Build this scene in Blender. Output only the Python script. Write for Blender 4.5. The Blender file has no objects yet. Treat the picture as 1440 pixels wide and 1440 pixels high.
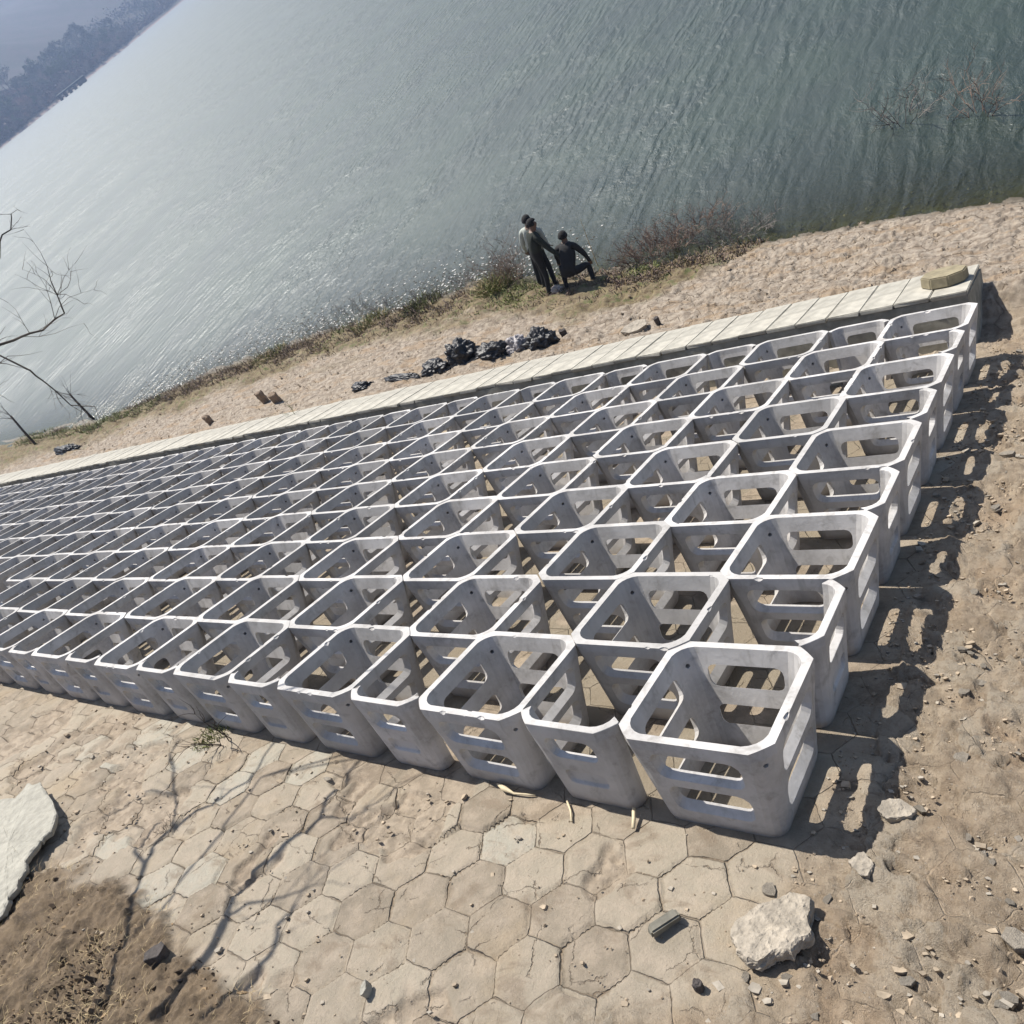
import bpy, bmesh, math, random
import numpy as np
from mathutils import Vector, Matrix, Quaternion
# ---- frame of the embankment: (i, j, k) = cells along the bank / down the slope / into the slope, one cell = S metres
S = 0.70
CI = np.array([-2.08465916, -3.62566131, -3.53139186])
RC = np.array([[-0.77348215, 0.53404523, 0.34135182], [0.05377616, -0.48132699, 0.87488997], [0.63153265, 0.69506836, 0.34357893]])
FPX = 1156.63
TH, PH = math.radians(22), math.radians(2)
_d = np.array([math.sin(PH), math.sin(TH)*math.cos(PH), math.cos(TH)*math.cos(PH)])
_x = np.array([-1.0, 0, 0]); _x -= _d*(_x@_d); _x /= np.linalg.norm(_x)
M = np.array([_x, np.cross(-_d, _x), -_d])
if M[1][1] < 0: M[1] *= -1
HW = 11.0
CAM = np.array([0, 0, HW*S])
GK = 0.85                                   # depth of the paving below the rims
def wp(i, j, k=0.0):
    v = np.stack(np.broadcast_arrays(i, j, k), -1).astype(float) - CI
    return CAM + S*(v @ M.T)
def inv(P): return (np.asarray(P)-CAM)/S @ M + CI
NW = M @ np.array([0, 0, -1.0])             # slope normal, up
def plane_z(x, y, k):
    p0 = wp(0, 0, k)
    return p0[2] - (NW[0]*(x-p0[0]) + NW[1]*(y-p0[1]))/NW[2]
SHX = np.array([-400, -120, -60, -49.6, -38, -31.3, -23.7, -16.6, -10.7, -7.7, -4.4, -1.8, 5, 30, 200])*S
SHY = np.array([24, 17, 15.5, 15.9, 16.2, 17.8, 18.8, 19.3, 17.9, 17.9, 17.7, 17.2, 16.6, 17, 22])*S
WALLJ0, WALLJ1 = 9.75, 11.1
def yo(x):
    a, b = wp(0, WALLJ1, .3), wp(60, WALLJ1, .3)
    return a[1] + (b[1]-a[1])*(x-a[0])/(b[0]-a[0])
def ground_z(x, y):
    x = np.asarray(x, float); y = np.asarray(y, float)
    zp = plane_z(x, y, GK)
    # above the camera the slope levels out into the bank top
    ytop = wp(0, -5.2, GK)[1]
    zt = plane_z(x, np.full_like(x, ytop), GK)
    zp = np.where(y < ytop, zt + (ytop-y)*0.05, zp)
    yy = yo(x); zo = np.maximum(plane_z(x, yy, .3), 0.25)
    ys = np.maximum(np.interp(x, SHX, SHY), yy+1.5)
    t = (y-yy)/(ys-yy)
    zb = np.where(t < 1, zo*(1-t)*(1-0.15*np.sin(np.clip(t, 0, 1)*math.pi)), -(y-ys)*0.22)
    zb = np.maximum(zb, -2.0)
    yi = yy - (WALLJ1-WALLJ0)*S*0.93
    u = np.clip((y-yi)/(yy-yi), 0, 1); u = u*u*(3-2*u)
    return np.where(y < yi, zp, np.where(y > yy, zb, zp*(1-u)+np.maximum(zo, 0)*u))
def shore_dist(x, y): return np.interp(x, SHX, SHY) - y      # >0 on land
# ---------------------------------------------------------------- camera, sky, sun, exposure
scene = bpy.context.scene
COL = scene.collection
cam_d = bpy.data.cameras.new("camera"); cam_o = bpy.data.objects.new("camera", cam_d); COL.objects.link(cam_o)
Rw = M @ RC.T
cam_o.matrix_world = Matrix([[Rw[r][0], -Rw[r][1], -Rw[r][2], CAM[r]] for r in range(3)] + [[0, 0, 0, 1]])
cam_d.sensor_width = 36.0; cam_d.lens = FPX/1440*36.0; cam_d.clip_end = 6000; cam_d.clip_start = 0.05
scene.camera = cam_o

sunv = M @ np.array([.53, -.075, -1.0]); sunv /= np.linalg.norm(sunv)
SUN_EL = math.asin(sunv[2]); SUN_AZ = math.atan2(sunv[0], sunv[1])
w = bpy.data.worlds.new("World"); scene.world = w; w.use_nodes = True
nt = w.node_tree; bg = nt.nodes['Background']
sky = nt.nodes.new('ShaderNodeTexSky'); sky.sky_type = 'NISHITA'; sky.sun_disc = False
sky.sun_elevation = SUN_EL; sky.sun_rotation = SUN_AZ; sky.air_density = 1.0; sky.dust_density = 1.2; sky.ozone_density = 1.0; sky.altitude = 50
nt.links.new(sky.outputs[0], bg.inputs[0]); bg.inputs[1].default_value = 0.074
sl = bpy.data.lights.new("sun", 'SUN'); sl.energy = 4.8; sl.angle = math.radians(0.53); sl.color = (1.0, 0.95, 0.87)
so = bpy.data.objects.new("sun", sl); COL.objects.link(so)
so.rotation_mode = 'QUATERNION'; so.rotation_quaternion = Vector((-sunv[0], -sunv[1], -sunv[2])).to_track_quat('-Z', 'Y')
scene.view_settings.view_transform = 'Standard'; scene.view_settings.look = 'None'
scene.view_settings.exposure = 0.74; scene.view_settings.gamma = 1.0
scene.render.engine = 'CYCLES'

# ---------------------------------------------------------------- helpers
def tag(o, label=None, cat=None, group=None, kind=None):
    if label: o['label'] = label
    if cat: o['category'] = cat
    if group: o['group'] = group
    if kind: o['kind'] = kind
    return o
def empty(name, loc=(0, 0, 0)):
    o = bpy.data.objects.new(name, None); o.location = loc; o.empty_display_size = .2; COL.objects.link(o); return o
def link(name, me, mat=None, parent=None):
    o = bpy.data.objects.new(name, me); COL.objects.link(o)
    if mat: me.materials.append(mat)
    if parent: o.parent = parent
    return o
class MB:
    def __init__(s): s.v = []; s.f = []; s.m = []
    def add(s, vs, fs, mi=0):
        b = len(s.v); s.v += [tuple(map(float, q)) for q in vs]; s.f += [tuple(b+i for i in f) for f in fs]; s.m += [mi]*len(fs)
    def tube(s, pts, rad, n=5, mi=0, cap=True):
        pts = [Vector(p) for p in pts]; vs = []; fs = []
        up = Vector((0.31, 0.17, 0.93))
        for a, p in enumerate(pts):
            t = (pts[min(a+1, len(pts)-1)]-pts[max(a-1, 0)]).normalized()
            u = t.cross(up)
            if u.length < 1e-3: u = t.cross(Vector((1, 0, 0)))
            u.normalize(); v = t.cross(u)
            r = rad[a] if hasattr(rad, '__len__') else rad
            for q in range(n):
                an = 2*math.pi*q/n; vs.append(p+u*(r*math.cos(an))+v*(r*math.sin(an)))
        for a in range(len(pts)-1):
            for q in range(n):
                q2 = (q+1) % n; fs.append((a*n+q, a*n+q2, (a+1)*n+q2, (a+1)*n+q))
        if cap: fs.append(tuple(range(n))[::-1]); fs.append(tuple((len(pts)-1)*n+q for q in range(n)))
        s.add(vs, fs, mi)
    def mesh(s, name, smooth=False):
        me = bpy.data.meshes.new(name); me.from_pydata(s.v, [], s.f)
        for p, mi in zip(me.polygons, s.m): p.material_index = mi; p.use_smooth = smooth
        me.update(); return me
    def build(s, name, mat=None, parent=None, smooth=False):
        me = s.mesh(name, smooth)
        if isinstance(mat, (list, tuple)):
            for q in mat: me.materials.append(q)
            return link(name, me, None, parent)
        return link(name, me, mat, parent)

def hashn(ix, iy, seed=0):
    h = (ix.astype(np.int64)*374761393 + iy.astype(np.int64)*668265263 + seed*1442695041) & 0x7fffffff
    h = ((h ^ (h >> 13))*1274126177) & 0x7fffffff
    h = ((h ^ (h >> 16))*2246822519) & 0x7fffffff
    return (h & 0xffffff)/float(0xffffff)
def vnoise(x, y, seed=0):
    ix = np.floor(x); iy = np.floor(y); fx = x-ix; fy = y-iy
    fx = fx*fx*(3-2*fx); fy = fy*fy*(3-2*fy)
    a = hashn(ix, iy, seed); b = hashn(ix+1, iy, seed); c = hashn(ix, iy+1, seed); d = hashn(ix+1, iy+1, seed)
    return (a*(1-fx)+b*fx)*(1-fy)+(c*(1-fx)+d*fx)*fy
def fbm(x, y, oct=4, seed=0):
    t = 0; a = .5; n = 0
    for o in range(oct):
        t = t+a*vnoise(x*2**o+17.3*o, y*2**o-9.1*o, seed+o); n += a; a *= .5
    return t/n
def voro(x, y, seed=0):
    ix = np.floor(x); iy = np.floor(y); d1 = np.full(x.shape, 9.); d2 = np.full(x.shape, 9.); idv = np.zeros(x.shape)
    cx = np.zeros(x.shape); cy = np.zeros(x.shape)
    for dx in (-1, 0, 1):
        for dy in (-1, 0, 1):
            px = ix+dx+hashn(ix+dx, iy+dy, seed); py = iy+dy+hashn(ix+dx, iy+dy, seed+7)
            d = np.hypot(px-x, py-y); h = hashn(ix+dx, iy+dy, seed+13)
            c = d < d1
            d2 = np.where(c, d1, np.minimum(d2, d)); idv = np.where(c, h, idv); cx = np.where(c, x-px, cx); cy = np.where(c, y-py, cy)
            d1 = np.where(c, d, d1)
    return d1, d2-d1, idv, cx, cy

# ---------------------------------------------------------------- node helpers
class NT:
    def __init__(s, name):
        s.mat = bpy.data.materials.new(name); s.mat.use_nodes = True; s.t = s.mat.node_tree; s.n = s.t.nodes; s.l = s.t.links
        s.out = s.n['Material Output']; s.p = s.n['Principled BSDF']
    def new(s, ty, **k):
        n = s.n.new(ty)
        for a, b in k.items(): setattr(n, a, b)
        return n
    def con(s, v, sock):
        if v is None: return
        if isinstance(v, bpy.types.NodeSocket): s.l.new(v, sock)
        else: sock.default_value = v
    def math(s, op, a, b=None, c=None, clamp=False):
        n = s.new('ShaderNodeMath', operation=op); n.use_clamp = clamp
        s.con(a, n.inputs[0]); s.con(b, n.inputs[1]); s.con(c, n.inputs[2]); return n.outputs[0]
    def vm(s, op, a, b=None, c=None, out=0):
        n = s.new('ShaderNodeVectorMath', operation=op)
        s.con(a, n.inputs[0]); s.con(b, n.inputs[1])
        if c is not None: s.con(c, n.inputs[2])
        return n.outputs[out]
    def mix(s, f, a, b, mode='MIX'):
        n = s.new('ShaderNodeMix', data_type='RGBA', blend_type=mode)
        s.con(f, n.inputs[0]); s.con(a, n.inputs[6]); s.con(b, n.inputs[7]); return n.outputs[2]
    def fmix(s, f, a, b):
        n = s.new('ShaderNodeMix', data_type='FLOAT'); s.con(f, n.inputs[0]); s.con(a, n.inputs[2]); s.con(b, n.inputs[3]); return n.outputs[0]
    def ramp(s, f, lo, hi, a=0., b=1.):
        n = s.new('ShaderNodeMapRange'); n.interpolation_type = 'SMOOTHSTEP'
        s.con(f, n.inputs[0]); s.con(lo, n.inputs[1]); s.con(hi, n.inputs[2]); s.con(a, n.inputs[3]); s.con(b, n.inputs[4]); return n.outputs[0]
    def noise(s, vec, scale, detail=4, rough=.55, dist=0., out=0):
        n = s.new('ShaderNodeTexNoise'); s.con(vec, n.inputs['Vector']); n.inputs['Scale'].default_value = scale
        n.inputs['Detail'].default_value = detail; n.inputs['Roughness'].default_value = rough; n.inputs['Distortion'].default_value = dist; return n.outputs[out]
    def vor(s, vec, scale, feat='F1', out=0, rnd=1.):
        n = s.new('ShaderNodeTexVoronoi', feature=feat); s.con(vec, n.inputs['Vector']); n.inputs['Scale'].default_value = scale
        n.inputs['Randomness'].default_value = rnd; return n.outputs[out]
    def attr(s, name): return s.new('ShaderNodeAttribute', attribute_name=name).outputs['Fac']
    def bump(s, h, strength, dist, normal=None):
        n = s.new('ShaderNodeBump'); s.con(h, n.inputs['Height']); n.inputs['Strength'].default_value = strength; n.inputs['Distance'].default_value = dist
        if normal: s.con(normal, n.inputs['Normal'])
        return n.outputs[0]
def C3(r, g, b): return (r, g, b, 1)
def simple(name, col, rough=.85, nscale=20, var=.25, bump=.3, bdist=.004, obj=True, metal=0):
    N = NT(name); tc = N.new('ShaderNodeTexCoord').outputs['Object' if obj else 'Generated']
    a = N.noise(tc, nscale, 5, .6); b = N.noise(tc, nscale*.22, 3)
    f = N.math('ADD', N.math('MULTIPLY', a, .6), N.math('MULTIPLY', b, .4))
    f = N.ramp(f, .3, .7)
    N.con(N.mix(f, C3(*[c*(1-var) for c in col]), C3(*[min(1, c*(1+var)) for c in col])), N.p.inputs['Base Color'])
    N.p.inputs['Roughness'].default_value = rough; N.p.inputs['Metallic'].default_value = metal
    N.con(N.bump(a, bump, bdist), N.p.inputs['Normal']); return N.mat

# concrete of the frames
N = NT('frame_concrete')
tc = N.new('ShaderNodeTexCoord').outputs['Object']; oi = N.new('ShaderNodeObjectInfo').outputs['Random']
cx_ = N.new('ShaderNodeCombineXYZ'); N.con(N.math('MULTIPLY', oi, 37.0), cx_.inputs[0]); N.con(N.math('MULTIPLY', oi, 11.0), cx_.inputs[1])
tcv = N.vm('ADD', tc, cx_.outputs[0])
n1 = N.noise(tcv, 3.0, 4, .6); n2 = N.noise(tcv, 45, 4, .65); n3 = N.noise(tcv, 9, 5, .6, .4)
base = N.mix(N.ramp(n1, .3, .7), C3(.35, .333, .315), C3(.56, .54, .52))
base = N.mix(N.math('MULTIPLY', N.ramp(n3, .52, .70), .6), base, C3(.22, .205, .185))
base = N.mix(N.math('MULTIPLY', N.ramp(n2, .45, .62), .25), base, C3(.54, .53, .52))
base = N.mix(N.ramp(oi, 0, 1, 0., .55), base, C3(.33, .32, .305))
sepz = N.new('ShaderNodeSeparateXYZ'); N.con(tc, sepz.inputs[0])
dirt = N.math('MULTIPLY', N.ramp(N.math('ADD', sepz.outputs[2], N.math('MULTIPLY', n3, .15)), .16, .06), .6)
base = N.mix(dirt, base, C3(.25, .20, .15))
streak = N.noise(N.vm('MULTIPLY', tcv, (1, 1, .12)), 14, 4, .6); base = N.mix(N.math('MULTIPLY', N.ramp(streak, .55, .72), .35), base, C3(.21, .195, .17))
pits = N.vor(tcv, 55); pf = N.ramp(pits, .09, .03)
base = N.mix(N.math('MULTIPLY', pf, N.ramp(n3, .5, .6)), base, C3(.14, .13, .12))
N.con(base, N.p.inputs['Base Color']); N.p.inputs['Roughness'].default_value = .82
hh = N.math('SUBTRACT', N.math('ADD', n2, N.math('MULTIPLY', n3, 2.)), N.math('MULTIPLY', pf, 1.5))
N.con(N.bump(hh, .35, .004), N.p.inputs['Normal'])
M_FRAME = N.mat

# ---------------------------------------------------------------- ground
HR = 0.262; HC = (1.30, -0.44)
def hexd_np(i, j):
    rx, ry = 3*HR, math.sqrt(3)*HR
    px = i-HC[0]; py = j-HC[1]
    wr = lambda v, r: v-r*np.floor(v/r+.5)
    ax, ay = wr(px, rx), wr(py, ry); bx, by = wr(px-rx/2, rx), wr(py-ry/2, ry)
    c = ax*ax+ay*ay < bx*bx+by*by
    gx = np.where(c, ax, bx); gy = np.where(c, ay, by)
    d = np.maximum(np.abs(gy), np.abs(gx)*math.sqrt(3)/2+np.abs(gy)/2)
    return math.sqrt(3)/2*HR-d, np.round((px-gx)*40), np.round((py-gy)*40), gx, gy
def smooth(e0, e1, v): t = np.clip((v-e0)/(e1-e0), 0, 1); return t*t*(3-2*t)
def soil_mask(i, j):
    # dry soil and grass in the upper left, above the paving: boundary line j = f(i)
    b = np.interp(i, [-2, 1.2, 2.6, 3.6, 4.3, 4.9, 5.6, 6.6, 7.6, 9, 14], [-3.6, -2.7, -2.28, -2.28, -2.12, -2.02, -2.06, -2.0, -2.3, -2.6, -3.2])
    return smooth(-.06, .10, b-j+(fbm(i*3.1, j*3.1, 4, 5)-.5)*.5)
def rubble_mask(i, j):
    v = np.maximum(smooth(.25, -.5, i+(fbm(i*1.3, j*1.3, 3, 21)-.5)*1.0), smooth(-.85, -1.5, j+.25*i+(fbm(i*1.7, j*1.7, 3, 22)-.5)*.9)*smooth(1.6, .9, i))
    return v*smooth(11.5, 9.5, j)
def axis(segs):
    out = [segs[0][0]]
    for a, b, st in segs:
        n = max(1, int(round((b-a)/st))); out += list(np.linspace(a, b, n+1)[1:])
    return np.array(out)
ai = axis([(-60, -12, 2.4), (-12, -4, .4), (-4, -2.2, .1), (-2.2, 6, .019), (6, 10, .045), (10, 16, .1), (16, 40, .3), (40, 110, 1.), (110, 300, 6.)])
aj = axis([(-30, -8, 2.), (-8, -3.9, .2), (-3.9, .3, .018), (.3, 4, .032), (4, 11.2, .05), (11.2, 22, .07), (22, 40, .5), (40, 60, 2.)])
I, J = np.meshgrid(ai, aj, indexing='ij')
P = wp(I, np.minimum(J, 9.0), GK)
X = P[..., 0]; Y = P[..., 1]+np.maximum(J-9.0, 0)*S*0.95
Z = ground_z(X, Y)
IJ = inv(np.stack([X, Y, Z], -1)); SD = shore_dist(X, Y)
GI, GJ = I, J
hd, hx, hy, gx, gy = hexd_np(GI+(fbm(GI*2, GJ*2, 2, 3)-.5)*.10, GJ+(fbm(GI*2, GJ*2, 2, 4)-.5)*.10)
soil = soil_mask(GI, GJ); rub = rubble_mask(GI, GJ)
near = smooth(30, 14, np.hypot(GI-1, GJ))
r1 = hashn(hx, hy, 1)-.5; r2 = hashn(hx, hy, 2)-.5; r3 = hashn(hx, hy, 3)-.5
disp = (r1*.020+(r2*gx+r3*gy)*.065)*(1-soil)*(1-.5*rub) - .010*smooth(.018, .002, hd)*(1-soil)*(1-.5*rub)
brk = smooth(.56, .60, fbm(GI*1.6+3, GJ*1.6, 3, 31))*(1-soil)            # broken, sunk pavers
disp -= brk*(.016+.03*fbm(GI*14, GJ*14, 3, 8))
d1, de, vid, vx, vy = voro(GI*3.2+(fbm(GI*5, GJ*5, 3, 50)-.5)*.8, GJ*3.2+(fbm(GI*5, GJ*5, 3, 51)-.5)*.8, 60)
d1b, deb, vidb, vxb, vyb = voro(GI*8+(fbm(GI*9, GJ*9, 2, 52)-.5)*.8, GJ*8, 61)
plates = ((vid-.4)*.036+(vid*7 % 1-.5)*vx*.05+(vid*13 % 1-.5)*vy*.05)*smooth(.01, .05, de)*(vid > .3)
small = (vidb-.3)*.030*smooth(.02, .10, deb)*(vidb > .4)
d1c, dec, vidc, vxc, vyc = voro(GI*15+(fbm(GI*11, GJ*11, 2, 53)-.5)*.6, GJ*15, 62)
tiny = ((vidc-.4)*.022+(vidc*11 % 1-.5)*vxc*.03)*smooth(.02, .10, dec)*(vidc > .4)
tinyv = 0
disp += rub*(plates*1.1+small+tiny+(fbm(GI*2.2, GJ*2.2, 3, 70)-.5)*.07+(fbm(GI*14, GJ*14, 4, 71)-.5)*.03)
disp += brk*tiny*.8
tinyv = ((vidc-.4)*.03+(vidc*11 % 1-.5)*vxc*.05)*smooth(.02, .10, dec)*(vidc > .3)
disp += soil*((fbm(GI*2.5, GJ*2.5, 5, 80)-.45)*.14+(fbm(GI*16, GJ*16, 4, 81)-.5)*.045+tinyv)
disp += (fbm(GI*.5, GJ*.5, 2, 90)-.5)*.05*(GJ > 11)
disp += (fbm(GI*9, GJ*9, 4, 91)-.5)*.012
bch = smooth(10.3, 11.3, GJ)
rough_b = bch*smooth(-.6, .8, SD)
disp += rough_b*((fbm(GI*2.4, GJ*2.4, 4, 92)-.5)*.10+smooth(.02, .15, deb)*(vidb-.4)*.04)
veg = bch*smooth(2.05, 1.2, SD+(fbm(GI*.6, GJ*1.2, 4, 93)-.5)*1.4+np.interp(X, [-12, -6.5, -4.5], [0, 0, 2.2]))*smooth(-1.2, -.3, SD)
disp += veg*((fbm(GI*1.8, GJ*3, 4, 94)-.4)*.22)
under = np.where((GI > -.2) & (GJ > -.2) & (GJ < 9.4), .35, 1.)          # level bed below the frames
edge_flat = np.clip(smooth(.0, .35, np.maximum(np.maximum(-GJ, GJ-9.2), np.maximum(-GI-.0, 0))), .3, 1)
disp = disp*np.where((GI > -.6), np.minimum(1, under*np.where(GJ < 9.3, np.maximum(edge_flat, .3), 1)), 1)
disp *= np.where(np.hypot(GI, GJ) > 60, .3, 1)
lift = np.maximum(0, smooth(10.0, 11.2, GJ))
NX, NY, NZ = NW
kk = 1-np.clip(bch, 0, 1)
X2 = X+disp*NX*kk; Y2 = Y+disp*NY*kk; Z2 = Z+disp*(NZ*kk+(1-kk))
nI, nJ = I.shape
co = np.stack([X2, Y2, Z2], -1).reshape(-1, 3)
idx = np.arange(nI*nJ).reshape(nI, nJ)
F = np.stack([idx[:-1, :-1], idx[:-1, 1:], idx[1:, 1:], idx[1:, :-1]], -1).reshape(-1, 4)
# i runs to -x: flip so that normals look up
def grid_mesh(name, co, F):
    me = bpy.data.meshes.new(name); me.vertices.add(len(co)); me.vertices.foreach_set('co', co.ravel())
    me.loops.add(F.size); me.loops.foreach_set('vertex_index', F.ravel().astype(np.int32))
    me.polygons.add(len(F)); me.polygons.foreach_set('loop_start', np.arange(0, F.size, 4, dtype=np.int32)); me.polygons.foreach_set('loop_total', np.full(len(F), 4, np.int32))
    me.polygons.foreach_set('use_smooth', np.ones(len(F), bool)); me.update(calc_edges=True); return me
def add_attr(me, name, arr):
    a = me.attributes.new(name, 'FLOAT', 'POINT'); a.data.foreach_set('value', arr.ravel().astype(np.float32))
gme = grid_mesh('ground', co, F)
if gme.polygons[0].normal.z < 0: gme.flip_normals()
for nm, ar in (('soil', soil), ('rub', rub), ('veg', veg), ('sdist', SD), ('beach', bch), ('brk', brk), ('gi', GI), ('gj', GJ), ('vid', vid), ('vedge', de)): add_attr(gme, nm, ar)
_ij = wp(0, 0, 0)
def gz(x, y): return float(ground_z(np.array([x]), np.array([y]))[0])

N = NT('embankment_ground')
geo = N.new('ShaderNodeNewGeometry').outputs['Position']
cmb = N.new('ShaderNodeCombineXYZ'); N.con(N.attr('gi'), cmb.inputs[0]); N.con(N.attr('gj'), cmb.inputs[1]); uv = cmb.outputs[0]
soilA, rubA, vegA, sdA, bchA, brkA = [N.attr(q) for q in ('soil', 'rub', 'veg', 'sdist', 'beach', 'brk')]
vidA, vedA = N.attr('vid'), N.attr('vedge')
nz = N.noise(uv, 5.0, 3, .6, 0, 1)
uvd = N.vm('ADD', uv, N.vm('MULTIPLY', N.vm('SUBTRACT', nz, (.5, .5, .5)), (.045, .045, 0)))
p = N.vm('SUBTRACT', uvd, (HC[0], HC[1], 0))
rx, ry = 3*HR, math.sqrt(3)*HR
ga = N.vm('WRAP', p, (rx/2, ry/2, 1), (-rx/2, -ry/2, -1))
gb = N.vm('WRAP', N.vm('SUBTRACT', p, (rx/2, ry/2, 0)), (rx/2, ry/2, 1), (-rx/2, -ry/2, -1))
la = N.vm('LENGTH', ga, out=1); lb = N.vm('LENGTH', gb, out=1)
sel = N.math('LESS_THAN', lb, la)
g = N.new('ShaderNodeMix', data_type='VECTOR'); N.con(sel, g.inputs[0]); N.con(ga, g.inputs[4]); N.con(gb, g.inputs[5]); g = g.outputs[1]
sp = N.new('ShaderNodeSeparateXYZ'); N.con(N.vm('ABSOLUTE', g), sp.inputs[0])
hexd = N.math('MAXIMUM', sp.outputs[1], N.math('ADD', N.math('MULTIPLY', sp.outputs[0], math.sqrt(3)/2), N.math('MULTIPLY', sp.outputs[1], .5)))
ed = N.math('SUBTRACT', math.sqrt(3)/2*HR, hexd)
jn = N.noise(uv, 3.0, 4, .6)
joint = N.ramp(ed, N.fmix(N.ramp(jn, .35, .65), .003, .012), .0005)
wn = N.new('ShaderNodeTexWhiteNoise'); wn.noise_dimensions = '3D'
N.con(N.vm('SNAP', N.vm('ADD', N.vm('SUBTRACT', p, g), (.01, .01, 0)), (.05, .05, 1)), wn.inputs['Vector']); hid = wn.outputs['Value']
pp = N.vm('MULTIPLY', geo, (1/S, 1/S, 1/S)); big = N.noise(pp, 1.1, 4, .6); med = N.noise(pp, 6, 6, .66); fine = N.noise(pp, 38, 6, .75); vfine = N.noise(pp, 150, 3, .75)
pav = N.mix(N.ramp(hid, 0, 1), C3(.225, .187, .138), C3(.345, .30, .23))
pav = N.mix(N.math('MULTIPLY', N.ramp(hid, .93, .96), .45), pav, C3(.36, .365, .315))
pav = N.mix(N.math('MULTIPLY', N.ramp(med, .35, .7), .55), pav, C3(.42, .345, .265))
pav = N.mix(N.math('MULTIPLY', N.ramp(big, .5, .72), .6), pav, C3(.33, .255, .165))
pav = N.mix(N.math('MULTIPLY', N.ramp(fine, .5, .75), .5), pav, C3(.25, .20, .145))
pav = N.mix(N.math('MULTIPLY', N.ramp(vfine, .5, .8), .3), pav, C3(.5, .45, .37))
stain = N.noise(N.vm('MULTIPLY', uv, (1, 1.6, 1)), 2.6, 5, .65, .6)
pav = N.mix(N.math('MULTIPLY', N.ramp(stain, .54, .68), .6), pav, C3(.19, .145, .10))
# thin cracks
ck = N.vor(N.vm('ADD', uv, N.vm('MULTIPLY', N.vm('SUBTRACT', N.noise(uv, 7, 4, .7, 0, 1), (.5, .5, .5)), (.16, .16, 0))), 2.1, 'DISTANCE_TO_EDGE')
crack = N.math('MULTIPLY', N.ramp(ck, .012, .002), N.ramp(jn, .5, .6))
dirtc = N.mix(N.ramp(fine, .35, .65), C3(.10, .07, .042), C3(.23, .165, .105))
jm = N.math('MULTIPLY', N.math('MAXIMUM', joint, crack), N.math('MULTIPLY', N.math('SUBTRACT', 1., soilA), N.math('SUBTRACT', 1., N.math('MULTIPLY', rubA, .45))))
col = N.mix(N.math('MULTIPLY', jm, N.ramp(med, .35, .6, .8, .35)), pav, dirtc)
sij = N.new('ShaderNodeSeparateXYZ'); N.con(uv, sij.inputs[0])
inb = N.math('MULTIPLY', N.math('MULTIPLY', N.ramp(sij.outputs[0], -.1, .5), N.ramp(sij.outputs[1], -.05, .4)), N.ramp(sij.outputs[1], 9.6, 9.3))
col = N.mix(N.math('MULTIPLY', inb, N.ramp(med, .25, .6, .45, .85)), col, C3(.20, .165, .115))  # bed under the frames darkened: dirt plus shade painted into the colour
col = N.mix(N.math('MULTIPLY', brkA, .65), col, N.mix(N.ramp(med, .4, .6), C3(.23, .18, .13), C3(.36, .29, .215)))
# rubble: dirt with pale broken concrete plates
rb = N.mix(N.ramp(med, .35, .66), C3(.31, .235, .16), C3(.48, .385, .275))
rb = N.mix(N.math('MULTIPLY', N.ramp(vidA, .5, .62), N.ramp(vedA, .01, .05)), rb, C3(.43, .36, .27))
rb = N.mix(N.math('MULTIPLY', N.ramp(big, .45, .7), .5), rb, C3(.40, .27, .165))
pebv = N.vor(pp, 26); rb = N.mix(N.math('MULTIPLY', N.ramp(pebv, .22, .12), N.ramp(fine, .45, .6)), rb, C3(.50, .45, .38))
rb = N.mix(N.math('MULTIPLY', N.ramp(N.noise(pp, 13, 6, .75), .5, .62), .55), rb, C3(.21, .15, .09))
rb = N.mix(N.math('MULTIPLY', N.ramp(fine, .54, .68), .7), rb, C3(.16, .115, .075))
rb = N.mix(N.math('MULTIPLY', N.ramp(vedA, .05, .01), .55), rb, C3(.14, .10, .065))
col = N.mix(N.math('MULTIPLY', rubA, .74), col, rb)
so_c = N.mix(N.ramp(med, .3, .7), C3(.085, .06, .037), C3(.19, .138, .085))
so_c = N.mix(N.math('MULTIPLY', N.ramp(fine, .5, .66), .7), so_c, C3(.21, .155, .095))
so_c = N.mix(N.ramp(vfine, .55, .75, 0, .6), so_c, C3(.05, .035, .022))
col = N.mix(soilA, col, so_c)
# beach: pinkish grey worn paving, wet and weedy near the water
bc = N.mix(N.ramp(med, .35, .65), C3(.18, .142, .105), C3(.345, .292, .23))
bc = N.mix(N.math('MULTIPLY', N.ramp(N.noise(N.vm('MULTIPLY', uv, (.5, 1.3, 1)), 1.6, 5, .65), .5, .64), .75), bc, C3(.27, .19, .115))
bc = N.mix(N.math('MULTIPLY', N.ramp(N.noise(uv, 11, 4, .7), .54, .66), .75), bc, C3(.14, .10, .07))
bc = N.mix(N.math('MULTIPLY', joint, .9), bc, C3(.17, .125, .085))
col = N.mix(N.math('MULTIPLY', bchA, .95), col, bc)
vc = N.mix(N.ramp(med, .35, .65), C3(.12, .085, .048), C3(.20, .16, .085))
vc = N.mix(N.ramp(N.noise(uv, 3.1, 4, .6), .54, .64, 0, .8), vc, C3(.09, .105, .03))
vc = N.mix(N.math('MULTIPLY', N.ramp(fine, .5, .7), .7), vc, C3(.055, .038, .025))
col = N.mix(vegA, col, vc)
wet = N.math('MULTIPLY', N.ramp(sdA, .35, -.05), bchA)
col = N.mix(N.math('MULTIPLY', wet, .85), col, C3(.075, .058, .03))
N.con(col, N.p.inputs['Base Color']); N.con(N.fmix(wet, .93, .45), N.p.inputs['Roughness'])
hgt = N.math('ADD', N.math('MULTIPLY', fine, .8), N.math('MULTIPLY', vfine, .35))
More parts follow.
